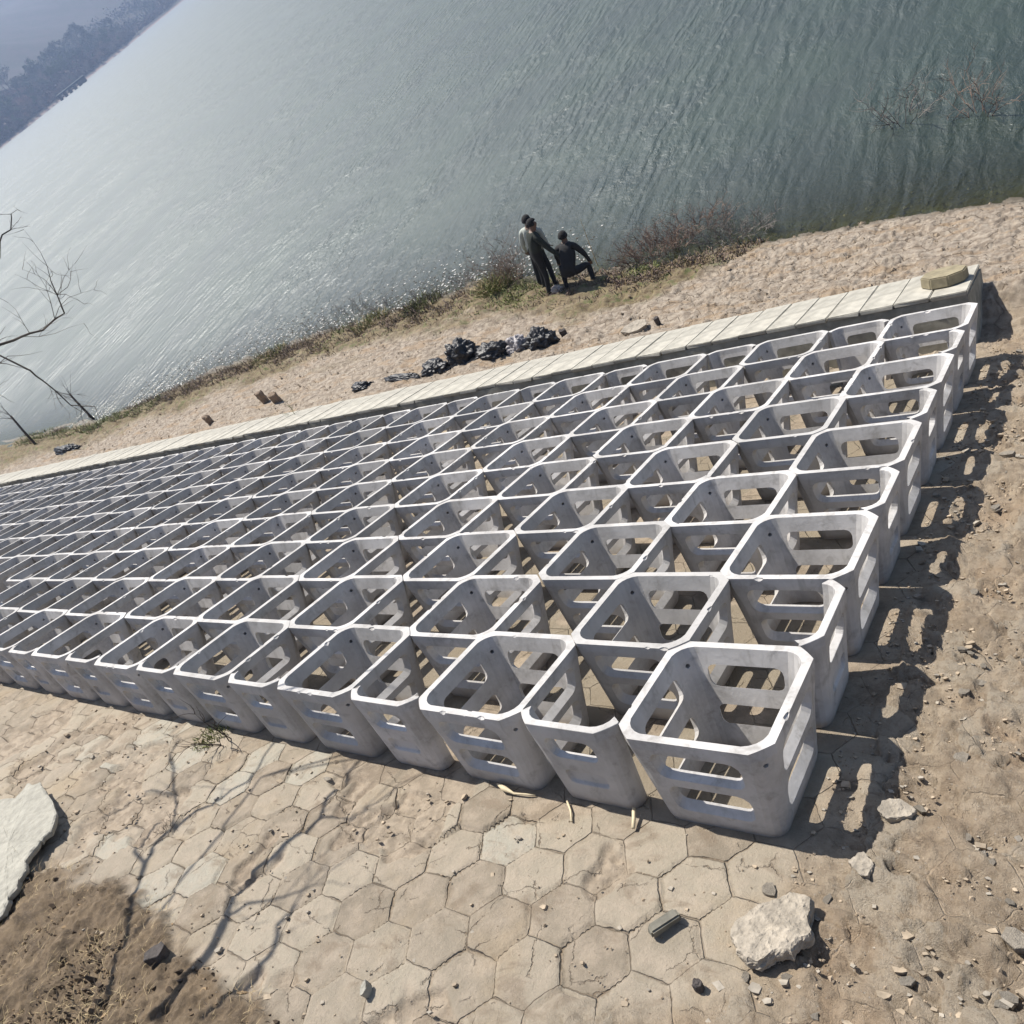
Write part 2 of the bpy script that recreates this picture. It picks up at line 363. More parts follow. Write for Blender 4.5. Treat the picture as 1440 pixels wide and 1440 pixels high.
hgt = N.math('SUBTRACT', N.math('ADD', hgt, N.math('MULTIPLY', med, .6)), N.math('MULTIPLY', jm, 1.2))
hgt = N.math('ADD', hgt, N.math('MULTIPLY', N.math('MULTIPLY', rubA, N.noise(pp, 75, 4, .75)), 1.3))
N.con(N.bump(hgt, .9, .017), N.p.inputs['Normal'])
g_o = link('ground', gme, N.mat); tag(g_o, kind='structure')

# ---------------------------------------------------------------- water
axw = axis([(-900, -100, 25), (-100, -40, 2), (-40, 6, .25), (6, 60, 2), (60, 400, 20)])
ayw = axis([(5, 9, .5), (9, 16, .2), (16, 40, 2), (40, 200, 10), (200, 1700, 60)])
XW, YW = np.meshgrid(axw, ayw, indexing='ij')
GZ = ground_z(XW, YW)
cw = np.stack([XW, YW, np.zeros_like(XW)], -1).reshape(-1, 3)
iw = np.arange(XW.size).reshape(XW.shape)
FW = np.stack([iw[:-1, :-1], iw[1:, :-1], iw[1:, 1:], iw[:-1, 1:]], -1).reshape(-1, 4)
wme = grid_mesh('water', cw, FW); add_attr(wme, 'depth', np.where(YW > 30, 3., -GZ))
N = NT('lake_water')
geo = N.new('ShaderNodeNewGeometry').outputs['Position']
ph = N.vm('MULTIPLY', geo, (1, .36, 1))
wv = N.new('ShaderNodeTexWave'); wv.wave_type = 'BANDS'; wv.bands_direction = 'X'; wv.wave_profile = 'SIN'
N.con(N.vm('ADD', ph, N.vm('MULTIPLY', N.vm('SUBTRACT', N.noise(N.vm('MULTIPLY', geo, (1, .35, 1)), .6, 3, .6, 0, 1), (.5, .5, .5)), (1.6, 1.0, 0))), wv.inputs['Vector'])
wv.inputs['Scale'].default_value = .75; wv.inputs['Distortion'].default_value = 2.2; wv.inputs['Detail'].default_value = 2; wv.inputs['Detail Scale'].default_value = 1.6
wa = N.noise(N.vm('MULTIPLY', geo, (1, .40, 1)), 3.6, 4, .6, .5); wb = N.noise(N.vm('MULTIPLY', geo, (1, .7, 1)), 10., 3, .6); wc = N.noise(geo, .12, 3, .6)
patch = N.math('MULTIPLY', N.ramp(wc, .35, .65, .4, 1.1), N.ramp(N.noise(N.vm('MULTIPLY', geo, (1, .4, 1)), .5, 3, .6), .3, .7, .5, 1.15))
hw_ = N.math('ADD', N.math('MULTIPLY', wv.outputs['Fac'], .07), N.math('ADD', N.math('MULTIPLY', wa, .40), N.math('MULTIPLY', wb, .10)))
N.con(N.bump(N.math('MULTIPLY', hw_, patch), 1., .20), N.p.inputs['Normal'])
dep = N.attr('depth')
N.p.inputs['Base Color'].default_value = C3(.032, .050, .034); N.p.inputs['Roughness'].default_value = .48; N.p.inputs['IOR'].default_value = 1.72; N.p.inputs['Specular Tint'].default_value = C3(.90, .96, 1)
bigc = N.noise(geo, .35, 3); N.con(N.mix(N.ramp(bigc, .35, .65), C3(.005, .014, .003), C3(.010, .022, .006)), N.p.inputs['Base Color'])
tr = N.new('ShaderNodeBsdfTransparent'); tr.inputs[0].default_value = C3(.55, .60, .42)
gl = N.new('ShaderNodeBsdfGlossy'); gl.inputs['Roughness'].default_value = .2; N.l.new(N.p.inputs['Normal'].links[0].from_socket, gl.inputs['Normal'])
fr = N.new('ShaderNodeFresnel'); fr.inputs[0].default_value = 1.33; N.l.new(N.p.inputs['Normal'].links[0].from_socket, fr.inputs['Normal'])
m1 = N.new('ShaderNodeMixShader'); N.con(fr.outputs[0], m1.inputs[0]); N.con(tr.outputs[0], m1.inputs[1]); N.con(gl.outputs[0], m1.inputs[2])
m2 = N.new('ShaderNodeMixShader'); N.con(N.math('SUBTRACT', 1., N.math('EXPONENT', N.math('MULTIPLY', dep, -2.6)), clamp=True), m2.inputs[0]); N.con(m1.outputs[0], m2.inputs[1]); N.con(N.p.outputs[0], m2.inputs[2])
N.con(m2.outputs[0], N.out.inputs['Surface'])
w_o = link('water', wme, N.mat); tag(w_o, kind='structure')

# ---------------------------------------------------------------- concrete frames
H = 0.85
def slab_frame_matrix(i, j, rz=0., k=GK):
    P = wp(i, j, k); X_ = M @ np.array([-1, 0, 0.]); Y_ = M @ np.array([0, 1., 0]); Z_ = M @ np.array([0, 0, -1.])
    m = Matrix([[X_[r], Y_[r], Z_[r], P[r]] for r in range(3)]+[[0, 0, 0, 1]])
    return m @ Matrix.Rotation(rz, 4, 'Z')
def corner_pts(h, hy, c, bulge, n=5, rev=False):
    # closed loop, counter-clockwise, of a rectangle h x hy with cut corners that bulge towards an arc
    out = []
    for sx, sy, a0 in ((1, -1, -90), (1, 1, 0), (-1, 1, 90), (-1, -1, 180)):
        cx, cy = sx*(h-c), sy*(hy-c)
        for q in range(n):
            a = math.radians(a0+90*q/(n-1)); ax, ay = cx+c*math.cos(a), cy+c*math.sin(a)
            t = q/(n-1); s0 = (cx+c*math.cos(math.radians(a0)), cy+c*math.sin(math.radians(a0))); s1 = (cx+c*math.cos(math.radians(a0+90)), cy+c*math.sin(math.radians(a0+90)))
            lx, ly = s0[0]*(1-t)+s1[0]*t, s0[1]*(1-t)+s1[1]*t
            out.append((lx*(1-bulge)+ax*bulge, ly*(1-bulge)+ay*bulge))
    return out
def stadium(cxp, zc, hl, hh, n=6):
    o = []; k = hh*.62
    for sx_, sz_, a0 in ((1, -1, -90), (1, 1, 0), (-1, 1, 90), (-1, -1, 180)):
        for q in range(4):
            a = math.radians(a0+30*q); o.append((cxp+sx_*(hl-k)+k*math.cos(a), zc+sz_*(hh-k)+k*math.sin(a)))
    return o
def cutter(yin, yout, zin, zout, hlin, hlout, rot, cx=0):
    # loft between an inner and an outer rounded slot; extended past both wall faces
    def lerp(a, b, t): return a+(b-a)*t
    vs = []; fs = []
    for t in (-1.1, 2.0):
        z0 = lerp(zin[0], zout[0], t); z1 = lerp(zin[1], zout[1], t)
        if z1-z0 < .02: z1 = z0+.02
        hl = lerp(hlin, hlout, t); y = lerp(yin, yout, t)
        for x_, z_ in stadium(cx, (z0+z1)/2, hl, (z1-z0)/2): vs.append((x_*S, y*S, z_*S))
    n = len(vs)//2
    for q in range(n): fs.append((q, (q+1) % n, n+(q+1) % n, n+q))
    fs.append(tuple(range(n))[::-1]); fs.append(tuple(range(n, 2*n)))
    R = Matrix.Rotation(rot, 3, 'Z'); vs = [R @ Vector(v) for v in vs]
    return vs, fs
def boolean(me, cuts):
    o = bpy.data.objects.new('tmp', me); COL.objects.link(o); cs = []
    for vs, fs in cuts:
        m = bpy.data.meshes.new('cut'); m.from_pydata([tuple(v) for v in vs], [], fs); bm = bmesh.new(); bm.from_mesh(m); bmesh.ops.recalc_face_normals(bm, faces=bm.faces); bm.to_mesh(m); bm.free()
        c = bpy.data.objects.new('cut', m); COL.objects.link(c); cs.append(c)
        md = o.modifiers.new('b', 'BOOLEAN'); md.object = c; md.operation = 'DIFFERENCE'; md.solver = 'EXACT'
    dg = bpy.context.evaluated_depsgraph_get(); r = bpy.data.meshes.new_from_object(o.evaluated_get(dg))
    for c in cs: bpy.data.objects.remove(c)
    bpy.data.objects.remove(o); r.name = me.name; return r
def bev(me, w=.004):
    o = bpy.data.objects.new('tmp', me); COL.objects.link(o)
    md = o.modifiers.new('b', 'BEVEL'); md.width = w; md.segments = 2; md.limit_method = 'ANGLE'; md.angle_limit = math.radians(35)
    md.use_clamp_overlap = True
    dg = bpy.context.evaluated_depsgraph_get(); r = bpy.data.meshes.new_from_object(o.evaluated_get(dg)); bpy.data.objects.remove(o)
    r.name = me.name; return r
def loft(loops, close=False):
    mb = MB(); n = len(loops[0]); vs = [v for l in loops for v in l]; fs = []
    L = len(loops)
    for a in range(L if close else L-1):
        b = (a+1) % L
        for q in range(n): fs.append((a*n+q, a*n+(q+1) % n, b*n+(q+1) % n, b*n+q))
    mb.add(vs, fs); return mb
def fix(me):
    bm = bmesh.new(); bm.from_mesh(me); bmesh.ops.recalc_face_normals(bm, faces=bm.faces); bm.to_mesh(me); bm.free(); return me
ZU_in, ZU_out = (.52, .70), (.455, .725)
ZL_in, ZL_out = (.20, .365), (.125, .395)
def box_frame_mesh(seed=0):
    spec = [(0, .432, .10, 1., 0), (.05, .445, .11, 1., 0), (.5, .508, .125, .7, 0), (.77, .556, .13, .25, 0), (H, .562, .13, .12, 0),
            (H, .497, .135, .75, 1), (.5, .446, .14, .9, 1), (0, .372, .11, 1., 1)]
    loops = [[(x*S, y*S, z*S) for x, y in corner_pts(h, h, c, b)] for z, h, c, b, _ in spec]
    me = fix(loft(loops, True).mesh('box_frame'))
    cuts = []
    for q in range(4):
        r = q*math.pi/2
        cuts.append(cutter(-.455, -.53, ZU_in, ZU_out, .29, .325, r)); cuts.append(cutter(-.41, -.48, ZL_in, ZL_out, .265, .30, r))
    for q in range(4):          # bolt hole through each cut corner
        a = math.radians(45+90*q); R = Matrix.Rotation(a, 3, 'Z'); n = 10; vs = []; fs = []
        for y in (.50, .85):
            for t in range(n): vs.append(R @ Vector((y*S, .013*math.cos(2*math.pi*t/n)*1.0, .71*S+.013*math.sin(2*math.pi*t/n))))
        for t in range(n): fs.append((t, (t+1) % n, n+(t+1) % n, n+t))
        fs.append(tuple(range(n))); fs.append(tuple(range(n, 2*n))); cuts.append((vs, fs))
    rc = random.Random(seed)
    for q in range(5 if seed else 2):        # knocked-off bits along the rim
        a = rc.randrange(4)*math.pi/2; R = Matrix.Rotation(a, 3, 'Z'); t = rc.uniform(-.46, .46); inner = rc.random() < .4
        c = R @ Vector((t*S, (-.565 if not inner else -.497)*S, (H+.004)*S)); bm = bmesh.new(); bmesh.ops.create_icosphere(bm, subdivisions=1, radius=rc.uniform(.010, .024))
        for v in bm.verts: v.co *= rc.uniform(.7, 1.2); v.co.x *= 1.5; v.co = R @ v.co + c
        vs = [v.co.copy() for v in bm.verts]; fs = [tuple(v.index for v in f.verts) for f in bm.faces]; bm.free(); cuts.append((vs, fs))
    me = boolean(me, cuts); return bev(me, .003)
def end_panel_mesh():
    spec = [(0, .335, -.432, .10, 1.), (.05, .345, -.445, .105, 1.), (.5, .395, -.508, .12, .8), (.77, .432, -.556, .13, .3), (H, .438, -.562, .13, .15)]
    th = .062; back = .15
    def loop(h, y0, c, b):
        o = corner_pts(h, abs(y0), c, b); o = o[15:20]+o[0:5]    # left-front corner then right-front corner
        i_ = corner_pts(h-th, abs(y0)-th, c*1.05, .9); i_ = i_[15:20]+i_[0:5]
        o = [(-h, y0+back)]+o+[(h, y0+back)]; i_ = [(-h+th, y0+back)]+i_+[(h-th, y0+back)]
        return o, i_
    loops = []
    for z, h, y0, c, b in spec:
        o, i_ = loop(h, y0, c, b); loops.append([(x*S, y*S, z*S) for x, y in o+i_[::-1]])
    mb = loft(loops); n = len(loops[0]); m = n//2
    fs = []
    base = (len(loops)-1)*n
    for q in range(m-1):
        a, b, c, d = q, q+1, n-2-q, n-1-q
        fs.append((base+a, base+b, base+c, base+d)); fs.append((d, c, b, a))
    mb.f += fs; mb.m += [0]*len(fs)
    me = fix(mb.mesh('end_panel'))
    # clip the loft's closing faces at the two return ends is already part of the loop
    cuts = [cutter(-.455, -.53, ZU_in, (.50, .715), .20, .215, 0)]
    vs, fs2 = cutter(-.41, -.48, ZL_in, (.17, .37), .185, .20, 0); yc = -.445*S
    vs = [Vector((v.x, min(v.y, yc), v.z)) for v in vs]; cuts.append((vs, fs2))
    me = boolean(me, cuts); return bev(me)
box_vs = [box_frame_mesh(q) for q in range(4)]; pan_me = end_panel_mesh()
for me in box_vs+[pan_me]: me.materials.clear(); me.materials.append(M_FRAME)
ORD = ['first', 'second', 'third', 'fourth', 'fifth', 'sixth', 'seventh', 'eighth', 'ninth', 'tenth', 'eleventh', 'twelfth', 'thirteenth', 'fourteenth', 'fifteenth', 'sixteenth', 'seventeenth', 'eighteenth', 'nineteenth', 'twentieth', 'twenty-first', 'twenty-second']
ROWN = ['front row', 'second row', 'third row', 'fourth row', 'fifth row', 'sixth row', 'seventh row', 'eighth row', 'ninth, last row']
rnd = random.Random(5)
first = True
IMAX = [15, 17, 20, 23, 25, 28, 31, 34, 37]
for r in range(9):
    n = 0
    for c in range(IMAX[r]):
        if (r+c) % 2: continue
        o = bpy.data.objects.new('box_frame', box_vs[0 if (r, c) == (0, 0) else rnd.randrange(4)]); COL.objects.link(o)
        o.matrix_world = slab_frame_matrix(c+.5+rnd.uniform(-.008, .008), r+.5+rnd.uniform(-.008, .008), rnd.uniform(-.008, .008)+math.pi/2*rnd.randrange(4), GK+rnd.uniform(-.006, .012))
        extra = {0: 'whole open', }
        nm = ORD[n] if n < len(ORD) else str(n+1)
        tag(o, f'open concrete box frame, {nm} from the right in the {ROWN[r]} from the camera', 'concrete frame', 'open concrete box frames on the slope')
        n += 1
def panel(i, j, rz, label):
    o = bpy.data.objects.new('end_panel', pan_me); COL.objects.link(o); o.matrix_world = slab_frame_matrix(i, j, rz+rnd.uniform(-.01, .01), GK)
    tag(o, label, 'concrete panel', 'short-slotted concrete panels closing the gaps')
for n, c in enumerate(range(1, 15, 2)): panel(c+.5, .5, 0, f'short-slotted concrete panel, {ORD[n]} from the right along the front row')
for n, r in enumerate(range(1, 9, 2)): panel(.5, r+.5, math.pi/2, f'short-slotted concrete panel, {ORD[n]} from the front along the right-hand edge')
for n, c in enumerate(range(1, 37, 2)): panel(c+.5, 8.5, math.pi, f'short-slotted concrete panel, {ORD[n]} from the right along the toe wall')
# ---------------------------------------------------------------- materials for the rest
M_SLAB = simple('coping_concrete', (.34, .32, .27), .85, 7, .28, .4, .006)
M_WALL = simple('wall_concrete', (.25, .24, .20), .9, 8, .35, .5, .01)
M_STONE = simple('broken_concrete', (.30, .262, .21), .9, 22, .35, 1., .018)
M_STONE2 = simple('pale_concrete', (.30, .285, .24), .9, 16, .22, 1., .015)
M_STONE_SHADE = simple('shade_brown_stone', (.22, .16, .11), .9, 14, .3, .8, .012)  # light tan stones; the brown paints in their shadow sides
M_DARK = simple('dark_stone', (.06, .05, .045), .85, 25, .4, .6, .006)
M_BLOCK = simple('grey_brick', (.16, .15, .12), .88, 20, .3, .5, .005)
M_HEXB = simple('mossy_concrete', (.235, .20, .125), .9, 14, .25, .5, .006)
M_BLACKP = simple('black_plastic', (.014, .014, .016), .5, 14, .5, .6, .012)
M_STRAW = simple('dry_straw', (.40, .31, .17), .8, 30, .3, .1)
M_TWIG = simple('dark_twig', (.055, .042, .032), .85, 30, .3, .2)
M_BARK = simple('bark', (.085, .07, .055), .9, 18, .35, .6)
M_RED = simple('reddish_twig', (.21, .145, .11), .85, 20, .3, .2)
M_GREYT = simple('grey_twig', (.19, .165, .145), .85, 20, .3, .2)
M_GRASSG = simple('green_grass', (.13, .145, .035), .75, 12, .4, .1)
M_STICK = simple('pale_stick', (.50, .42, .28), .75, 25, .2, .2)

# ---------------------------------------------------------------- toe wall
wl = empty('retaining_wall', wp(-.0, 10.4, .5)); tag(wl, 'low concrete toe wall topped with pale coping slabs below the frames', 'wall')
WJ0, WJ1 = 9.72, 11.18
mb = MB(); I0, I1 = .17, 60
vs = []; nseg = 60
for q in range(nseg+1):
    i = I0+(I1-I0)*q/nseg
    for j, k in ((WJ0+.03, .95), (WJ0+.03, .075), (WJ1-.05, .075), (WJ1-.05, .95)): vs.append(wp(i, j, k)-wp(-.0, 10.4, .5))
fs = []
for q in range(nseg):
    for e in range(3): fs.append((q*4+e, q*4+e+1, q*4+4+e+1, q*4+4+e))
fs.append((0, 1, 2, 3)); fs.append((nseg*4+3, nseg*4+2, nseg*4+1, nseg*4))
mb.add(vs, fs); me = mb.mesh('wall_body'); fix(me); link('wall_body', me, M_WALL, wl)
def slab_mesh(lx, ly, lz, seed):
    rr = random.Random(seed); bm = bmesh.new(); bmesh.ops.create_cube(bm, size=1)
    for v in bm.verts: v.co = Vector((v.co.x*lx, v.co.y*ly, v.co.z*lz))+Vector((rr.uniform(-.006, .006), rr.uniform(-.015, .015), 0))
    bmesh.ops.bevel(bm, geom=bm.edges[:], offset=.008, segments=2, affect='EDGES')
    me = bpy.data.meshes.new('coping_slab'); bm.to_mesh(me); bm.free(); me.materials.append(M_SLAB); return me
sm = [slab_mesh(.49*S, (WJ1-WJ0)*S, .07*S, q) for q in range(7)]
i = .18; q = 0
while i < 46:
    L = .5
    o = bpy.data.objects.new('coping_slab', sm[q*5 % 7]); COL.objects.link(o); o.parent = wl
    m = slab_frame_matrix(i+.25, (WJ0+WJ1)/2+rnd.uniform(-.03, .03), rnd.uniform(-.012, .012), .04+rnd.uniform(-.008, .004))
    o.matrix_world = m; o.matrix_parent_inverse = Matrix.Identity(4); o.matrix_basis = Matrix.Translation(wl.location).inverted() @ m
    i += L; q += 1
# hexagonal block resting on the wall end
def hexblock(r, h):
    bm = bmesh.new(); bmesh.ops.create_cone(bm, cap_ends=True, segments=8, radius1=r, radius2=r*.98, depth=h)
    bmesh.ops.bevel(bm, geom=bm.edges[:], offset=.012, segments=2, affect='EDGES')
    me = bpy.data.meshes.new('hexagonal_block'); bm.to_mesh(me); bm.free(); return me
o = link('hexagonal_block', hexblock(.235, .12), M_HEXB); o.matrix_world = slab_frame_matrix(.56, 10.42, .3, -.085)
tag(o, 'thick mossy hexagonal paving block lying on the right end of the toe wall', 'paving block')

# ---------------------------------------------------------------- stones and slabs
def rock_mesh(name, lx, ly, lz, seed, flat=.5, sub=3, sides=9, rough=.12):
    rr = random.Random(seed); mb = MB(); n = sides; vs = []; ang = sorted((q+rr.uniform(-.3, .3))*2*math.pi/n for q in range(n))
    rad = [rr.uniform(.78, 1.08) for _ in ang]
    for z, sc in ((-.5, .9), (.5, 1.)):
        for a, r_ in zip(ang, rad): vs.append((lx*.5*r_*sc*math.cos(a)+rr.uniform(-.02, .02)*lx, ly*.5*r_*sc*math.sin(a), lz*(z+rr.uniform(-.1, .1)*(z > 0))))
    fs = [(q, (q+1) % n, n+(q+1) % n, n+q) for q in range(n)]+[tuple(range(n))[::-1], tuple(range(n, 2*n))]
    mb.add(vs, fs); me = mb.mesh(name); bm = bmesh.new(); bm.from_mesh(me)
    bmesh.ops.triangulate(bm, faces=bm.faces)
    bmesh.ops.bevel(bm, geom=bm.edges[:], offset=min(lz, lx)*.05, segments=1, affect='EDGES')
    bmesh.ops.triangulate(bm, faces=bm.faces)
    for _ in range(sub): 
        bmesh.ops.subdivide_edges(bm, edges=[e for e in bm.edges if e.calc_length() > max(lx, ly)*.045], cuts=1, use_grid_fill=False)
        bmesh.ops.triangulate(bm, faces=bm.faces)
    from mathutils import noise as mn
    for v in bm.verts:
        p = v.co*(5/max(lx, ly))+Vector((seed*3.1, 0, 0)); d = mn.fractal(p, .55, 2.2, 7)
        v.co += v.co.normalized()*d*rough*min(lx, lz*2)*.5
    bm.normal_update(); bm.to_mesh(me); bm.free(); return me
def put(o, i, j, h=.0, rz=0., tilt=(0, 0)):
    o.matrix_world = slab_frame_matrix(i, j, 0, GK) @ Matrix.Translation((0, 0, h)) @ Matrix.Rotation(tilt[0], 4, 'X') @ Matrix.Rotation(tilt[1], 4, 'Y') @ Matrix.Rotation(rz, 4, 'Z')
def stone(name, mat, dims, seed, i, j, h, rz, tilt, label, cat, **k):
    o = link(name, rock_mesh(name, *dims, seed, **k), mat); put(o, i, j, h, rz, tilt); tag(o, label, cat); return o
def slab_poly(name, pts, ktop, th, mat, label, tilt=(0, 0), seed=1, rough=.012, jag=.004):
    from mathutils import noise as mn
    cx = sum(p[0] for p in pts)/len(pts); cy = sum(p[1] for p in pts)/len(pts); n = len(pts)
    loc = [(-(p[0]-cx)*S, (p[1]-cy)*S) for p in pts]; rr = random.Random(seed)
    fine = []
    for a_ in range(n):
        p, q = loc[a_], loc[(a_+1) % n]
        for t in (0, .33, .66): fine.append((p[0]*(1-t)+q[0]*t+rr.gauss(0, jag), p[1]*(1-t)+q[1]*t+rr.gauss(0, jag)))
    n = len(fine); mb = MB(); rings = []
    for sc in (.97, .8, .6, .4, .2): rings.append([(x*sc, y*sc, 0) for x, y in fine])
    under = [[(x*.97, y*.97, -th) for x, y in fine], [(x*1.0, y*1.0, -th*.5) for x, y in fine], [(x, y, -.008) for x, y in fine]]
    allr = under+rings; vs = [v for r in allr for v in r]+[(0, 0, 0), (0, 0, -th)]
    fs = []
    for r in range(len(allr)-1):
        for q in range(n): fs.append((r*n+q, r*n+(q+1) % n, (r+1)*n+(q+1) % n, (r+1)*n+q))
    L = len(allr)*n
    for q in range(n): fs.append(((len(allr)-1)*n+q, (len(allr)-1)*n+(q+1) % n, L)); fs.append(((q+1) % n, q, L+1))
    mb.add(vs, fs); me = mb.mesh(name); bm = bmesh.new(); bm.from_mesh(me)
    bmesh.ops.recalc_face_normals(bm, faces=bm.faces)
    bmesh.ops.subdivide_edges(bm, edges=[e for e in bm.edges if e.calc_length() > .018], cuts=2, use_grid_fill=True); bmesh.ops.triangulate(bm, faces=bm.faces)
    bm.normal_update()
    for v in bm.verts:
        p = v.co; d = mn.fractal(p*9+Vector((seed, 0, 0)), .6, 2.2, 6)*rough+mn.fractal(p*45+Vector((0, seed, 0)), .6, 2.2, 3)*rough*.3; v.co = p+Vector((v.normal.x*(abs(v.normal.z) < .6), v.normal.y*(abs(v.normal.z) < .6), 1))*d
    bm.to_mesh(me); bm.free(); o = link(name, me, mat)
    o.matrix_world = slab_frame_matrix(cx, cy, 0, ktop) @ Matrix.Rotation(tilt[0], 4, 'X') @ Matrix.Rotation(tilt[1], 4, 'Y'); tag(o, label, 'rubble'); return o
slab_poly('concrete_chunk', [(.129, -.771), (.143, -.674), (.082, -.593), (.021, -.511), (-.058, -.455), (-.108, -.403), (-.2, -.381), (-.269, -.402), (-.292, -.528), (-.331, -.638), (-.27, -.705), (-.25, -.773), (-.166, -.82), (-.113, -.884), (-.039, -.909), (.039, -.86)], .735, .062, M_STONE, 'large broken slab of rough grey concrete with a dark underside, below the nearest frame', (-.05, -.09), 3)
slab_poly('concrete_slab', [(9.339, -2.107), (9.108, -1.763), (8.638, -1.689), (8.697, -1.47), (8.355, -1.44), (7.463, -1.648), (7.266, -1.821), (7.233, -1.94), (7.219, -2.08), (6.976, -2.252), (6.78, -2.507), (6.629, -2.65), (6.601, -2.992), (8.6, -2.9)], .72, .05, M_STONE2, 'big whitish jagged slab propped over a dark hollow at the left edge', (.10, -.02), 8, .008, .011)
stone('stone', M_STONE, (.17, .14, .06), 21, -.56, .42, .03, .4, (.1, 0), 'triangular pale stone just right of the frames shadow', 'stone', sides=6)
stone('stone', M_STONE, (.13, .11, .05), 22, -.46, -.05, .03, 1.4, (.1, 0), 'small pale stone at the tip of the nearest frame shadow', 'stone', sides=6)
stone('stone', M_DARK, (.055, .05, .05), 23, .20, -1.10, .03, .4, (.1, 0), 'small dark brown stone at the bottom edge under the big slab', 'stone', sides=7)
stone('stone', M_DARK, (.13, .10, .07), 24, 4.33, -2.30, .05, .9, (.1, 0), 'blackish rounded stone on the dry grass at lower left', 'stone', sides=9, rough=.05)
stone('stone', M_STONE2, (.045, .075, .06), 25, 2.30, -1.87, .03, .4, (.3, 0), 'small white stone standing on the paving at bottom middle', 'stone', sides=6)
o = link('brick', None or slab_mesh(.045, .16, .05, 9)); o.data.name = 'brick'; o.data.materials.clear(); o.data.materials.append(M_BLOCK)
put(o, .55, -.79, .045, -.55, (.15, .25)); tag(o, 'short grey brick lying tilted on the hexagonal paving', 'brick')
# paler loose plates and pebbles over the right-hand rubble: each larger one is a thing
rr = random.Random(77); protos = [rock_mesh('rubble_stone', 1, .75, .3, 40+q, sub=1, sides=5+q % 3, rough=.06) for q in range(6)]
for me in protos: me.materials.append(M_STONE)
lab = ['right of the frames beside the long shadow', 'near the lower right corner', 'on the rough dirt at the right edge']
k = 0
for q in range(120):
    i = rr.uniform(-2.0, -.62); j = rr.uniform(-1.3, 6.5)
    if j < -.3: i = rr.uniform(-1.6, .1)
    sz = rr.uniform(.03, .10)*(1+.8*(rr.random() < .15))
    o = bpy.data.objects.new('rubble_stone', protos[q % 6]); COL.objects.link(o); put(o, i, j, sz*.10, rr.uniform(0, 6), (rr.uniform(-.2, .2), rr.uniform(-.2, .2)))
    o.scale = (sz, sz*rr.uniform(.7, 1), sz*.8)
    tag(o, 'pale angular stone among the loose rubble to the right of the frames', 'stone', 'loose stones in the rubble')
# pebbles: nobody could count them
mb = MB(); rr = random.Random(8)
def pebble(mb, c, r):
    ph_ = [(1, 0, 0), (-1, 0, 0), (0, 1, 0), (0, -1, 0), (0, 0, .7), (0, 0, -.7)]
    a = rr.uniform(0, 6.3); ca, sa = math.cos(a), math.sin(a)
    vs = []
    for x, y, z in ph_:
        x *= rr.uniform(.6, 1.2); y *= rr.uniform(.5, 1.1); vs.append((c[0]+r*(ca*x-sa*y), c[1]+r*(sa*x+ca*y), c[2]+r*z))
    mb.add(vs, [(0, 2, 4), (2, 1, 4), (1, 3, 4), (3, 0, 4), (2, 0, 5), (1, 2, 5), (3, 1, 5), (0, 3, 5)])
for q in range(9000):
    u = rr.random()
    if u < .5: i, j = rr.uniform(-2.4, -.1), rr.uniform(-1.8, 10)
    elif u < .56: i, j = rr.uniform(-.2, 9), rr.uniform(-2.6, -.02)
    else: i, j = rr.uniform(-3, 36), rr.uniform(11.3, 19)
    P = wp(i, min(j, 9), GK); x = P[0]; y = P[1]+max(j-9, 0)*S*.95
    if .0 < i < 1 and -.1 < j < 9: continue
    pebble(mb, (x, y, gz(x, y)+.004), rr.uniform(.003, .009)*(1+1.2*(rr.random() < .15))*(1 if j < 11 else 2.4))
o = mb.build('pebbles', simple('pebble_dirt', (.30, .235, .165), .95, 9, .5, .3)); tag(o, 'small loose stones scattered over the paving and the beach', 'gravel', kind='stuff')

mb = MB(); rr = random.Random(18)
for q in range(3400):
    if rr.random() < .93: i, j = -.05-2.6*rr.random()*(1+.8*(rr.random() < .3)), rr.uniform(-1.9, 9.5)
    else: i, j = rr.uniform(-.2, 10), rr.uniform(-2.4, -.05)
    if -.0 < j and i > -.02: continue
    P = wp(i, min(j, 9), GK); x, y = P[0], P[1]+max(j-9, 0)*S*.95; z = gz(x, y)+.004; r_ = rr.uniform(.005, .018)*(1+1.2*(rr.random() < .12)); n = rr.choice((4, 5, 6)); a0 = rr.uniform(0, 6.3)
    tx, ty = rr.gauss(0, .25), rr.gauss(0, .25)-.35; th = r_*rr.uniform(.25, .5); top = []; bot = []
    for e in range(n):
        a = a0+6.283*e/n+rr.uniform(-.3, .3); rx_ = r_*rr.uniform(.6, 1.2); px_, py_ = rx_*math.cos(a), rx_*.75*math.sin(a)
        top.append((x+px_*.85, y+py_*.85, z+th+tx*px_+ty*py_)); bot.append((x+px_, y+py_, z-.008+tx*px_+ty*py_))
    mb.add(bot+top, [(e, (e+1) % n, n+(e+1) % n, n+e) for e in range(n)]+[tuple(range(n, 2*n))], rr.choice((0, 0, 1)))
cl = MB()
